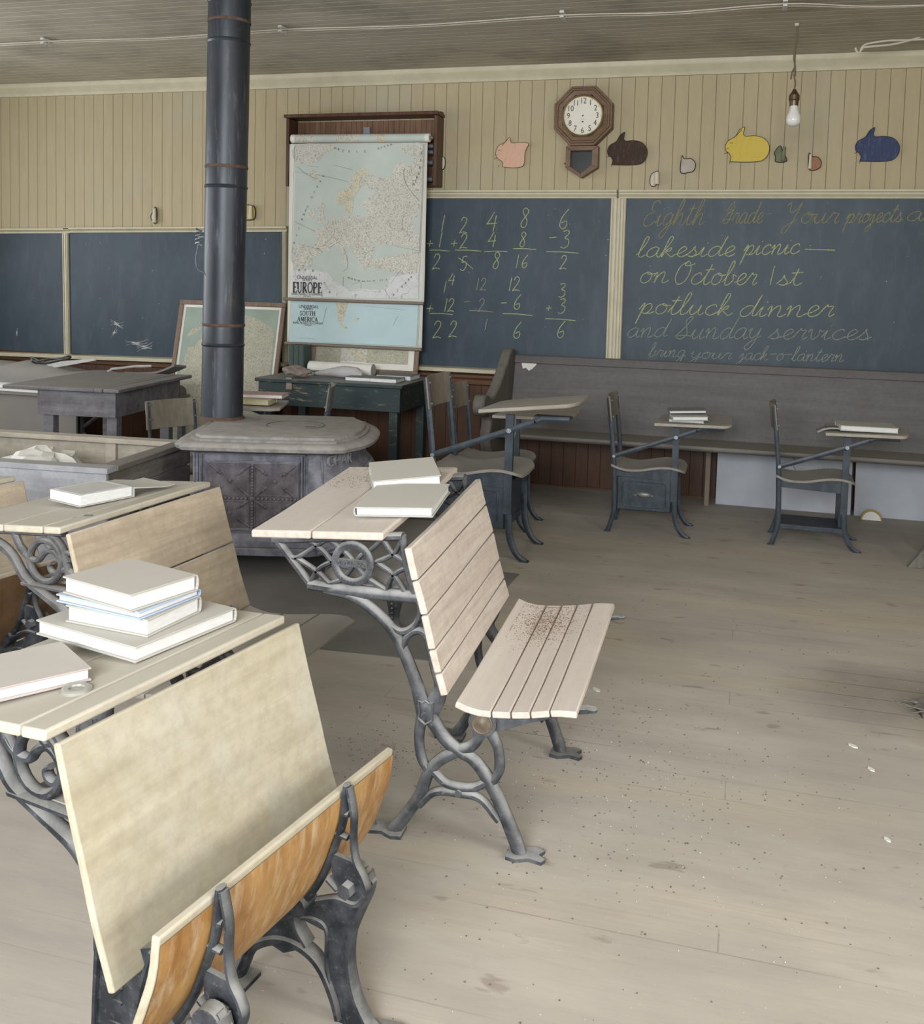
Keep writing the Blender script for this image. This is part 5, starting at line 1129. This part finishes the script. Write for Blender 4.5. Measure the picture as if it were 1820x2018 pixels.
kid(MB().tube([ax_(zd)+Vector((-rp-.02, -.05, .0)), ax_(zd)+Vector((-rp*.8, -.06, 0))], .007, 6).tube(crom([ax_(zd)+Vector(v) for v in ((-rp-.02, -.05, -.04), (-rp-.035, -.05, -.11), (-rp-.02, -.06, -.17), (-rp+.03, -.085, -.19), (-rp+.07, -.1, -.22))], 5), .0025, 4), 'damper_wire', MT['steel'])
# ------------------------------------------------------------------ cast iron school desks
def plank_profile(pts, th, seams, gap=.0035, n=5, up=None):
    # centre/top polyline -> list of closed plank polygons of thickness th (towards the left normal side)
    P = crom([(a_, b_, 0) for a_, b_ in pts], n); cum = [0]
    for i in range(1, len(P)): cum.append(cum[-1]+(P[i]-P[i-1]).length)
    tot = cum[-1]; cuts = [0]+list(seams)+[1]; out = []
    def at(s):
        s = max(0, min(tot, s))
        for i in range(1, len(P)):
            if cum[i] >= s-1e-9:
                f = (s-cum[i-1])/max(cum[i]-cum[i-1], 1e-9); p = P[i-1]+(P[i]-P[i-1])*f; tg = (P[i]-P[i-1]).normalized(); return p, Vector((-tg.y, tg.x, 0))
        return P[-1], Vector((0, 0, 0))
    for k in range(len(cuts)-1):
        s0 = cuts[k]*tot+(gap/2 if k else 0); s1 = cuts[k+1]*tot-(gap/2 if k < len(cuts)-2 else 0)
        m = max(3, int(14/(len(cuts)-1))); A = []; B = []
        for i in range(m+1):
            p, nrm = at(s0+(s1-s0)*i/m); A.append((p.x, p.y)); q = p+nrm*th; B.append((q.x, q.y))
        out.append(A+B[::-1])
    return out
def foot(mb, x, y, sgn, M=None):
    pl = [(-.038, -.030), (-.012, -.036), (.02, -.020), (.052, -.028), (.060, -.012), (.040, .004), (.052, .026), (.030, .036), (-.01, .026), (-.036, .026)]
    mb.prism([(x+sgn*a_, y+b_) for a_, b_ in pl], .0, .009, 'xy', M); return mb
LATT = [[(-.486, .704), (-.462, .700), (-.41, .734), (-.373, .760)], [(-.465, .700), (-.403, .668), (-.368, .640)], [(-.429, .752), (-.388, .725), (-.357, .698), (-.31, .690)], [(-.421, .640), (-.397, .678), (-.357, .702)],
        [(-.373, .758), (-.335, .735), (-.31, .715), (-.298, .700)], [(-.368, .640), (-.335, .655), (-.315, .675), (-.298, .700)],
        [(-.298, .700), (-.28, .725), (-.25, .745), (-.222, .775)], [(-.298, .700), (-.27, .672), (-.24, .655), (-.208, .640)], [(-.222, .772), (-.192, .736), (-.141, .713), (-.135, .712)], [(-.239, .711), (-.192, .737), (-.170, .775)],
        [(-.239, .711), (-.191, .682), (-.160, .642)], [(-.208, .640), (-.191, .682), (-.141, .713)]]
def iron_frame_lattice(y, t, name, mat, detail=True, fz=lambda v: v):
    mb = MB(); d = .013
    mb.bar([(-.53, .742), (-.168, .785)], .010, .016, y, smooth=False)
    mb.bar([(-.52, .742), (-.421, .631)], .0095, d, y, smooth=False)
    mb.bar([(-.425, .632), (-.30, .628), (-.112, .632)], [.013, .015, .015], .017, y)
    mb.bar([(-.170, .786), (-.155, .706), (-.128, .628)], .009, d, y)
    mb.bar([(-.38, .622), (-.291, .610), (-.218, .565), (-.181, .524), (-.153, .473), (-.125, .41), (-.107, .36), (-.095, .325)], [.008, .013, .0135, .014, .015, .016, .020, .024], .014, y)
    mb.bar([(-.124, .64), (-.118, .585), (-.138, .55), (-.17, .537), (-.205, .556)], [.007, .008, .009, .009, .007], d*.9, y)
    mb.bar([(-.158, .47), (-.156, .515), (-.129, .543), (-.104, .540), (-.091, .513), (-.076, .455), (-.058, .41), (-.068, .37), (-.088, .33)], [.007, .008, .009, .009, .009, .010, .016, .022, .022], d, y)
    mb.bar([(-.092, .35), (-.108, .305), (-.112, .257), (-.104, .212), (-.086, .182)], [.022, .014, .012, .012, .010], d, y)
    mb.bar([(-.092, .35), (-.076, .315), (-.043, .273), (-.008, .248), (.036, .228), (.074, .184), (.107, .127), (.146, .043), (.160, .006)], [.024, .019, .016, .016, .0145, .0155, .0165, .0165, .0175, .017], .015, y)
    mb.bar([(.056, .325), (.043, .285), (.024, .262), (-.008, .246), (-.056, .213), (-.085, .175), (-.107, .113), (-.147, .047), (-.178, .006)], [.018, .014, .014, .0145, .0145, .015, .0155, .016, .017], .0145, y)
    mb.bar([(.062, .33), (.082, .30), (.097, .268), (.102, .217), (.086, .178)], [.018, .014, .012, .013, .010], d, y)
    mb.bar([(-.075, .185), (-.040, .158), (0, .152), (.038, .158), (.072, .178)], [.010, .011, .012, .011, .010], d, y)
    mb.bar([(-.108, .085), (-.066, .128), (0, .137), (.056, .130), (.104, .082)], [.009, .010, .012, .010, .009], d, y)
    mb.cyl((0, y-.018, .141), (0, y+.018, .141), .009, 10)
    mb.cyl((.059, y-.022, .337), (.059, y+.022, .337), .036, 24)
    foot(mb, -.185, y, -1); foot(mb, .168, y, 1)
    for st in LATT: mb.bar(st, .0062, .010, y, 5)
    o = mb.warp(fz).done(name, mat, t, angle=50)
    if detail:
        yy = y-.016
        mb = MB(); mb.bar([(-.298+.049*math.cos(a_*math.pi/16), .706+.049*math.sin(a_*math.pi/16)) for a_ in range(32)], .0095, .006, yy, 1, closed=True)
        for a_ in range(34):
            q = a_*2*math.pi/34; mb.cyl((-.298+.049*math.cos(q), yy-.0085, .706+.049*math.sin(q)), (-.298+.049*math.cos(q), yy-.004, .706+.049*math.sin(q)), .0028, 5)
        mb.box(-.340, -.256, yy-.005, yy+.005, .697, .715); mb.text('MANUF. CO.', .015, Matrix.Translation((-.298, yy-.0065, .706)) @ FR, .95, .002)
        mb.warp(fz).done('maker_ring', mat, o)
        mb = MB(); sh = [(-.019, .028), (-.008, .024), (0, .030), (.008, .024), (.019, .028), (.017, .0), (.019, -.018), (.008, -.026), (0, -.031), (-.008, -.026), (-.019, -.018), (-.017, 0)]
        mb.tube([(-.092+a_, y-.0155, .340+b_) for a_, b_ in sh], .0032, 6, closed=True); mb.text('A', .038, Matrix.Translation((-.092, y-.0150, .340)) @ FR, 1, .003)
        mb.warp(fz).done('shield', mat, o)
        mb = MB(); mb.lathe([(.028, 0), (.028, .0045), (.025, .007), (.023, .005), (.010, .006), (.006, .009), (0, .009)], 28, Matrix.Translation((.059, y-.021, .337)) @ Matrix.Rotation(R(90), 4, 'X')); mb.warp(fz).done('hinge_cap', MT['cap'], o, label='brownish round hinge cap')
    return o
MT['cap'] = plain('dull brown brass', (.13, .105, .075), .5, .2, 60, .2, metal=.3)
def lattice_desk(name, label, loc, rz, L, lift=0.0, wd='pinkwood', ir='ironlight'):
    t = thing(name, label, 'school desk', loc, rz, 'cast iron school desks')
    def up(v): return (v[0], v[1], v[2]+lift*max(0, v[1])/L*min(1, max(0, v[2]/.25)))
    iron_frame_lattice(0, t, 'side_frame', MT[ir], True, up); iron_frame_lattice(L-.03, t, 'side_frame', MT['irondark'], False, up)
    # desktop of two boards
    mb = MB()
    for x0, x1 in ((-.574, -.404), (-.4015, -.206)):
        za = lambda x: .753+(x+.574)*.072
        mb.prism([(x0, za(x0)), (x1, za(x1)), (x1, za(x1)+.021), (x0, za(x0)+.021)], -.045, L+.02, 'xz', n=4)
    mb.warp(up).done('desktop', MT[wd], t, .0055, seg=3)
    MB().box(-.41, -.115, .012, L-.04, .630, .642).warp(up).done('book_shelf', MT['greyseat'], t, .002)
    mb = MB()
    for pl in plank_profile([(-.131, .770), (-.114, .705), (-.087, .618), (-.064, .53), (-.047, .472), (-.026, .406)], -.019, (.22, .455, .69, .85)): mb.prism(pl, -.045, L+.02, 'xz', n=4)
    mb.warp(up).done('backrest', MT[wd], t, .0035)
    mb = MB()
    for pl in plank_profile([(.0, .398), (.035, .387), (.07, .384), (.128, .389), (.188, .398), (.248, .411), (.300, .415)], -.0165, (.30, .46, .62, .78)): mb.prism(pl, -.055, L+.03, 'xz', n=4)
    mb.warp(up).done('seat', MT[wd], t, .003)
    for y in (0, L-.03):
        mb = MB(); mb.prism([(.04, .318), (.10, .318), (.18, .352), (.27, .384), (.322, .395), (.330, .402), (.318, .407), (.25, .393), (.19, .380), (.13, .371), (.05, .370)], y-.012, y+.012, 'xz')
        mb.cyl((.328, y, .398), (.328, y, .406), .014, 12)
        if y == 0: mb.text('A', .02, Matrix.Translation((.125, y-.0125, .352)) @ FR, 1, .0015)
        mb.warp(up).done('seat_arm', MT['ironlight'] if y == 0 else MT['irondark'], t, .003)
    return t
AL = .60
dA = lattice_desk('school_desk', 'school desk with iron lattice side and bleached slatted seat, two books on top', (-.65, 2.35, 0), 0, AL, .052)

def scroll_frame(y, t, name, mat, fold):
    mb = MB(); d = .012
    mb.bar([(-.46, .678), (-.15, .700)], .008, .014, y, smooth=False)
    mb.bar([(-.45, .672), (-.384, .655), (-.343, .640), (-.315, .617), (-.295, .590), (-.272, .562), (-.225, .530), (-.165, .495), (-.128, .455), (-.108, .40), (-.10, .34)], [.011, .013, .013, .013, .013, .014, .015, .016, .018, .022, .03], .014, y)
    mb.bar([(-.195, .692), (-.178, .684), (-.156, .662), (-.142, .626), (-.126, .568), (-.105, .48), (-.088, .43)], .0085, d, y)
    mb.bar([(-.210+.052*math.cos(a_*math.pi/12), .622+.054*math.sin(a_*math.pi/12)) for a_ in range(24)], .0085, .011, y, 1, closed=True)
    mb.bar([(-.315, .690), (-.300, .660), (-.280, .634), (-.258, .622), (-.234, .622), (-.218, .640), (-.195, .652), (-.172, .642), (-.160, .618), (-.172, .596), (-.190, .598), (-.196, .612), (-.186, .620)], [.012, .011, .009, .008, .008, .008, .008, .008, .008, .007, .007, .006, .005], .010, y)
    mb.bar([(-.292, .640), (-.30, .655), (-.286, .648), (-.27, .63)], [.004, .007, .006, .004], .009, y)
    mb.bar([(-.205, .678), (-.203, .664), (-.192, .657), (-.180, .662)], .007, .010, y); mb.bar([(-.122, .650), (-.142, .652), (-.152, .640), (-.142, .628), (-.130, .634)], .006, .010, y)
    mb.bar([(-.165, .600), (-.140, .606), (-.112, .590), (-.095, .560)], [.006, .010, .009, .006], .010, y)
    mb.bar([(-.285, .556), (-.09, .552)], .007, .016, y, smooth=False)
    # pedestal under the backrest
    mb.prism([(-.128, .40), (-.085, .42), (-.04, .37), (-.005, .385), (.002, .372), (-.02, .32), (-.032, .25), (-.030, .17), (-.012, .12), (-.055, .098), (-.105, .11), (-.122, .17), (-.116, .28)], y-.010, y+.010, 'xz')
    mb.bar([(-.112, .38), (-.118, .28), (-.123, .18), (-.135, .10), (-.165, .02), (-.178, .004)], [.008, .008, .008, .010, .011, .012], .016, y)
    mb.bar([(.0, .380), (-.022, .315), (-.032, .25), (-.028, .17), (.0, .13)], .007, .016, y)
    # arch to the front foot
    mb.bar([(-.16, .030), (-.135, .080), (-.09, .112), (-.045, .124), (0, .117), (.035, .092), (.062, .045), (.075, .006)], [.008, .010, .012, .012, .012, .012, .011, .009], .016, y)
    # seat post
    mb.prism([(.128, .322), (.146, .300), (.122, .245), (.102, .19), (.097, .13), (.110, .07), (.130, .03), (.160, .014), (.165, 0), (.118, 0), (.075, .0), (.066, .035), (.052, .08), (.046, .112), (.044, .172), (-.01, .180), (-.006, .205), (.03, .222), (.062, .248), (.078, .278), (.10, .31)], y-.008, y+.008, 'xz')
    mb.bar([(.132, .315), (.138, .285), (.118, .235), (.100, .185), (.096, .125), (.110, .066), (.132, .028), (.150, .008)], .0065, .015, y)
    mb.bar([(-.014, .183), (.02, .190), (.044, .176), (.046, .112), (.056, .066), (.07, .02)], .005, .013, y)
    mb.cyl((.109, y-.013, .297), (.109, y+.013, .297), .028, 20)
    foot(mb, .160, y, 1); foot(mb, -.172, y, -1)
    def sh(v):
        f = max(0, min(1, (v.z-.50)/.08)); return (v.x-(.042 if fold else .022)*f*f*(3-2*f), v.y, v.z)
    o = mb.warp(sh).done(name, mat, t, angle=45)
    for z, ch in ((.285, 'N'), (.225, 'H')): MB().text(ch, .040, Matrix.Translation((-.077, y-.0105, z)) @ Matrix.Rotation(R(90), 4, 'Y') @ FR, 1.1, .003).done('raised_letter', mat, o, smooth=False)
    return o
def scroll_desk(name, label, loc, rz, L, s, back, seatm, ir, fold, crackb=(), seams=(.6,), ends=.015, topm=None):
    t = thing(name, label, 'school desk', loc, rz, 'cast iron school desks'); t.scale = (s, 1, s)
    for y in (.06 if fold else .018, L-.12): scroll_frame(y, t, 'side_frame', MT[ir], fold)
    mb = MB()
    za = lambda x: .680+(x+.52)*.072
    for x0, x1 in ((-.53, -.345), (-.3425, -.215), (-.2125, -.159)): mb.prism([(x0, za(x0)), (x1, za(x1)), (x1, za(x1)+.019), (x0, za(x0)+.019)], -ends, L+ends*.4, 'xz', n=4)
    mb.done('desktop', MT[topm or back], t, .005, seg=3)
    MB().box(-.29, -.09, .06, L-.13, .552, .562).done('book_shelf', MT['greyseat'], t, .002)
    mb = MB()
    for pl in plank_profile([(-.129, .712), (-.113, .655), (-.097, .600), (-.072, .520), (-.05, .445), (-.014, .348)], -.014, crackb, .003): mb.prism(pl, -ends, L+ends, 'xz', n=6)
    mb.done('backrest', MT[back], t, .004, seg=3)
    if fold:
        pr = [(.092, .482), (.085, .42), (.064, .356), (.045, .308), (.022, .268), (-.006, .232), (-.036, .198)]
        mb = MB()
        for pl in plank_profile(pr, -.015, ()): mb.prism(pl, -ends-.02, L+ends+.02, 'xz', n=6)
        st = mb.done('seat', MT[back], t, .004, seg=3)
        P = crom([(a_+.0012, b_, 0) for a_, b_ in pr], 5); mb = MB(); y0, y1 = -ends-.017, L+ends+.017
        n = len(P); mb.loft([[Vector((p.x+.0008, y, p.y)) for y in (y0, y1)] for p in P[1:]], cap=False, closed=False)
        mb.done('varnished_underside', MT['varnish'], st, label='orange brown varnished underside of the folded seat')
        for y in (.09, L-.152):
            mb = MB(); off = [(a_+.0085, b_+.012*(i == 0)) for i, (a_, b_) in enumerate(pr)]
            mb.bar(off, [.006, .0065, .006, .006, .007, .009, .010], .011, y)
            mb.bar([(.106, .490), (.117, .44), (.117, .39), (.124, .352), (.141, .325), (.148, .300), (.128, .270), (.085, .268), (.040, .250)], [.006, .006, .006, .006, .007, .007, .007, .006, .006], .010, y)
            mb.prism([(.070, .354), (.116, .350), (.140, .326), (.149, .30), (.130, .272), (.096, .276), (.074, .31)], y-.005, y+.005, 'xz')
            for a_, b_ in (((.092, .436), (.108, .438)), ((.078, .395), (.106, .392)), ((.062, .30), (.085, .285))): mb.bar([a_, b_], .005, .009, y, smooth=False)
            mb.cyl((.004, y-.022, .236), (.004, y+.022, .236), .020, 12)
            br = mb.done('seat_bracket', MT['irondark2'], t, angle=45)
            mb = MB(); mb.cyl((.112, y-.024, .299), (.112, y+.02, .299), .015, 6); mb.done('bolt', MT['ironlight'], br)
    else:
        pr = [(-.03, .352), (.02, .338), (.08, .335), (.15, .343), (.25, .358), (.32, .362), (.352, .350)]
        mb = MB()
        for pl in plank_profile(pr, -.014, seams): mb.prism(pl, -ends, L+ends, 'xz', n=4)
        mb.done('seat', MT[seatm], t, .004, seg=3)
        for y in (.08, L-.12): MB().prism([(.0, .335), (.10, .318), (.30, .345), (.31, .335), (.14, .27), (.08, .28)], y-.012, y+.012, 'xz').done('seat_arm', MT['irondark'], t, .003)
    return t
MT['irongrey'] = iron('grey dusted cast iron', (.05, .052, .055), (.12, .12, .125), .7, (.29, .28, .265)); MT['varnishdark'] = wood('dark brown varnish', (.085, .045, .02), (.17, .095, .045), 'z', 14, .3, rough=.5, blotch=(.2, .14, .09)); MT['whitepaper2'] = plain('grey printed page', (.42, .415, .40), .9, .08, 30)
MT['irondark2'] = iron('worn black cast iron', (.012, .015, .019), (.048, .053, .062), .7, (.32, .315, .295))
def varnish():
    m, nt, bs = newmat('worn orange varnish'); N = NB(nt)
    n1 = N.noise(N.coord((1, .8, .34), (R(28), 0, 0)), 9, 6, .68); n2 = N.noise(N.coord((1, 1.4, .22), (R(34), 0, 0)), 24, 6, .75)
    c = N.mix(N.rng(n1, .38, .60), (.20, .088, .018), (.36, .21, .075)); c = N.mix(N.rng(n2, .50, .72, 0, .65), c, (.50, .41, .29)); c = N.mix(N.rng(N.noise(N.coord(), 14, 4), .62, .74, 0, .6), c, (.20, .085, .022))
    N.l(c, bs.inputs['Base Color']); bs.inputs['Roughness'].default_value = .5; return m
MT['varnish'] = varnish()
MT['toppale'] = wood('dusty pale desk top', (.42, .385, .31), (.55, .50, .41), 'y', 40, .9, (.405, .385, .335), .8)
BL = .60
dB = scroll_desk('school_desk', 'nearest school desk with smooth plywood back, folded orange seat and stacked books', (-.855, 1.238, 0), R(-10), BL, 1.0, 'ply', 'ply', 'irondark2', True, topm='toppale')

dC = scroll_desk('school_desk', 'school desk with cracked tan plank back, open book on its top', (-1.555, 2.19, 0), R(-4.4), .66, 1.05, 'tanwood', 'greyseat', 'irongrey', False, (.47,), (.34, .67), topm='toppale')
dD = scroll_desk('school_desk', 'school desk at the left edge with its folded brown seat, beside the fuel box', (-2.365, 2.218, 0), R(-10), BL, 1.0, 'tanwood', 'tanwood', 'irondark', True, topm='toppale')
for o in dD.children_recursive:
    if o.name.startswith('varnished_underside'): o.data.materials[0] = MT['varnishdark']; o['label'] = 'brown varnished underside of the folded seat'
# ------------------------------------------------------------------ books and small things on the desks
TZ = .722
def fz(px, py, z, ang): p = atz(px, py, z); return (p.x, p.y, z)
# rectangle books are laid from a corner: L along ang, W along ang+90
def bookp(label, px, py, z, ang, L, Wd, T, cm, grp, **k): return book(label, fz(px, py, z, ang), ang, L, Wd, T, cm, grp, **k)
G1 = 'stack on the nearest desk'
bookp('big pale book at the bottom of the stack on the nearest desk', 267, 1305, TZ, 77, .262, .265, .030, MT['cgrey'], G1, far_spine=True)
bookp('thick book second from the bottom of the stack on the nearest desk', 290, 1255, TZ+.0305, 84, .155, .190, .034, MT['cgrey'], G1, far_spine=True)
bookp('thin pale blue book in the stack on the nearest desk', 274, 1221, TZ+.065, 80, .162, .208, .016, MT['cblue'], G1, far_spine=True)
bookp('topmost pale book of the stack on the nearest desk', 257, 1206, TZ+.0815, 74, .160, .190, .034, MT['cgrey'], G1, far_spine=True)
bookp('pinkish grey book at the left edge on the nearest desk', 174, 1341, TZ-.002, 146, .15, .205, .024, MT['cpink'], 'single book on the nearest desk')
p = atz(151, 1367, .714)
t = thing('glass_lid', 'small round glass jar lid near the edge of the nearest desk', 'jar lid', (p.x, p.y, .714))
def glass():
    m, nt, bs = newmat('dusty glass'); bs.inputs['Base Color'].default_value = (.50, .49, .44, 1); bs.inputs['Roughness'].default_value = .25; bs.inputs['Transmission Weight'].default_value = .55; return m
MT['lidglass'] = glass()
MB().lathe([(0, .003), (.020, .003), (.024, .0), (.0285, .0), (.029, .003), (.026, .005), (.025, .010), (.022, .012), (.014, .011), (.013, .008), (0, .008)], 32).done('lid', MT['lidglass'], t)
# lattice desk books (the top rises slightly to the far end)
def onA(px, py, h=0):
    n_ = Vector((-.072, -.052/AL, 1)); q = onpl(px, py, (-.65-.574, 2.35, .776+h), n_); return q
q = onA(850, 1020); book('lower front book with a grey cover on the lattice desk', (q.x, q.y, q.z+.001), 96, .235, .205, .026, MT['cwhite'], 'books on the lattice desk', tiltx=-3, tilty=-4)
q = onA(738, 977); book('thick dirty book behind the other one on the lattice desk', (q.x-.0, q.y, q.z+.001), 24, .190, .20, .044, MT['cgrey'], 'books on the lattice desk', tiltx=5, tilty=-5)
# open book on the cracked desk
q = atz(158, 1003, .752)
t = thing('open_book', 'thick open book on the desk with the cracked tan back', 'book', (q.x, q.y, .757), R(72))
mb = MB(); mb.box(-.004, .185, -.004, .152, 0, .003); mb.done('cover', MT['cgrey'], t, .001)
MB().box(0, .180, 0, .148, .003, .033).done('page_block', MT['pages'], t, .002)
mb = MB(); mb.box(.012, .165, .014, .135, .033, .0336); mb.done('open_page', MT['whitepaper2'], t, smooth=False)
for o in t.children: o.location.x = 0
mb = MB(); mb.loft([[Vector((x, y, z)) for y, z in ((-.004, 0), (.152, 0), (.152, .003), (-.004, .003))] for x, z in ((0, 0), (.001, 0))]) if False else mb.box(.182, .186, -.004, .152, 0, .030)
mb.done('spine', MT['cgrey'], t)
mb = MB(); mb.prism([(.186, .026), (.30, .012), (.34, .014), (.34, .017), (.30, .015), (.186, .030)], -.006, .150, 'xz'); mb.done('front_cover', MT['cgrey'], t, .001)
q = atz(150, 1022, .752)
t = thing('penknife', 'short grey penknife lying on the desk below the open book', 'penknife', (q.x, q.y, .751), R(22))
MB().loft([[Vector((x, -w_, 0)), Vector((x, w_, 0)), Vector((x, w_*.6, h_)), Vector((x, -w_*.6, h_))] for x, w_, h_ in ((-.042, .001, .001), (-.02, .009, .004), (0, .011, .005), (.022, .008, .005))]).done('blade', MT['steel'], t)
MB().cyl((.022, 0, .005), (.044, 0, .005), .007, 10).done('ferrule', MT['handle'], t)
# small nail in the edge of the nearest desk
q = atz(246, 1391, .700)
# ------------------------------------------------------------------ odd bits at the edges of the photo
q = atz(776, 1237, 0)
t = thing('iron_leg', 'short black studded iron leg seen under the lattice desk', 'iron leg', (q.x, q.y, 0))
MB().loft([[Vector((r*math.cos(2*math.pi*k/10), r*.7*math.sin(2*math.pi*k/10), z)) for k in range(10)] for z, r in ((0, .034), (.01, .034), (.03, .022), (.07, .026), (.12, .038), (.155, .048), (.165, .048))]).done('leg', MT['irondark'], t)
mb = MB()
for k in range(6): mb.lathe([(0, .006), (.004, .004), (.006, 0)], 8, Matrix.Translation((0, -.024-.01*k/6, .03+.02*k)) @ Matrix.Rotation(R(90), 4, 'X'))
mb.done('studs', MT['irondark'], t)
q = atz(1812, 1402, 0)
t = thing('charred_block', 'dark splintered wooden block at the right edge of the floor', 'wood block', (q.x+.06, q.y, 0), R(10))
MT['char'] = wood('dark splintered wood', (.025, .02, .017), (.09, .08, .07), 'x', 50, .25, rough=.9, bstr=.6)
mb = MB(); mb.loft([[Vector((x, y, z)) for y, z in ((-.05, 0), (.05, 0), (.045, h_), (-.04, h_*.85))] for x, h_ in ((-.07, .015), (-.05, .03), (-.02, .045), (.02, .05), (.3, .05))]); mb.done('block', MT['char'], t, smooth=False)
mb = MB()
for k in range(7): a_ = random.uniform(-.5, .5); mb.tube([(-.05, random.uniform(-.04, .04), .02), (-.09-random.uniform(0, .06), random.uniform(-.07, .07), .012+random.uniform(0, .02))], [.003, .001], 4)
mb.done('splinters', MT['weath'], t)
# loose litter on the floor, seat and desk: nobody could count it
MT['crumb'] = plain('brown dirt crumbs', (.15, .085, .045), .95, .35, 120); MT['grit'] = plain('pale grit', (.44, .41, .365), .9, .2, 60); MT['darkgrit'] = plain('dark litter', (.10, .085, .07), .95, .3, 60)
def bits(mb, n, fn, r0, r1):
    for _ in range(n):
        p = Vector(fn()); r = random.uniform(r0, r1); a_ = random.uniform(0, 6.3)
        v = [p+Vector((r*math.cos(a_+k*2.1), r*math.sin(a_+k*2.1), 0)) for k in range(3)]+[p+Vector((0, 0, r*.8))]
        q = [mb.b.verts.new(x) for x in v]
        for f in ((0, 1, 3), (1, 2, 3), (2, 0, 3), (0, 2, 1)): mb.b.faces.new([q[i] for i in f])
def seatz(x, y): return .404+(.012 if x > .2 else 0)
mb = MB()
def f1():
    u, v = random.gauss(.33, .17), random.gauss(.8, .11); x = .02+.27*min(max(u, .02), .98); y = (AL+.05)*min(max(v, .1), .985)-.03
    P = [(.0, .398), (.035, .387), (.07, .384), (.128, .389), (.188, .398), (.248, .411), (.300, .415)]
    for (a_, b_), (c_, d_) in zip(P, P[1:]):
        if a_ <= x <= c_: z = b_+(d_-b_)*(x-a_)/(c_-a_); break
    return (-.65+x, 2.35+y, z+.052*max(y, 0)/AL+.0005)
bits(mb, 1500, f1, .0007, .0022)
tag(mb.done('seat_dirt', MT['crumb'], smooth=False), 'brown dirt crumbs strewn over the bleached slatted seat', 'dirt', kind='stuff')
mb = MB()
def f2():
    x = -.574+.36*random.random()**.8; y = AL*min(.99, .62+abs(random.gauss(0, .22)))
    return (-.65+x, 2.35+y, .775+(x+.574)*.072+.052*y/AL+.0005)
bits(mb, 700, f2, .0007, .0022)
tag(mb.done('desktop_dirt', MT['crumb'], smooth=False), 'brown dirt crumbs on the far end of the lattice desk top', 'dirt', kind='stuff')
mb = MB()
def f3(): return (random.uniform(-1.2, .9), random.uniform(1.0, 4.8), .0005)
bits(mb, 260, f3, .0008, .0026)
def f4(): return (random.gauss(-.35, .3), random.gauss(2.75, .35), .0005)
bits(mb, 260, f4, .0008, .003)
tag(mb.done('floor_grit', MT['grit'], smooth=False), 'pale grit and plaster crumbs scattered over the floor', 'floor litter', kind='stuff')
mb = MB(); bits(mb, 500, f3, .001, .004); bits(mb, 450, f4, .001, .004)
def f5(): return (random.gauss(-1.0, .08), random.gauss(2.75, .08), .0005)
bits(mb, 160, f5, .001, .003)
tag(mb.done('floor_dirt', MT['darkgrit'], smooth=False), 'dark dirt and straw crumbs scattered over the floor', 'floor litter', kind='stuff')
for i, (x, y, r, lab) in enumerate(((1680, 1471, .014, 'white torn chip on the floor, upper of the two at the right'), (1716, 1517, .012, 'white torn chip on the floor, lower of the two at the right'), (1748, 1656, .010, 'small round white chip low on the floor at the right edge'), (1175, 1360, .016, 'pale translucent flake on the floor right of the slatted seat'), (1058, 1378, .01, 'pale chip') )):
    if i == 4: continue
    q = atz(x, y, 0); t = thing('plaster_chip', lab, 'chip', (q.x, q.y, 0), random.uniform(0, 3), 'white chips on the floor')
    MB().loft([[Vector((r*a_*1.3, r*b_*.7, z)) for a_, b_ in ((-1, 0), (-.5, -.8), (.4, -.7), (1, -.1), (.6, .7), (-.4, .8))] for z in (.0005, .004)]).done('chip', MT['whitepaper'], t, smooth=False)
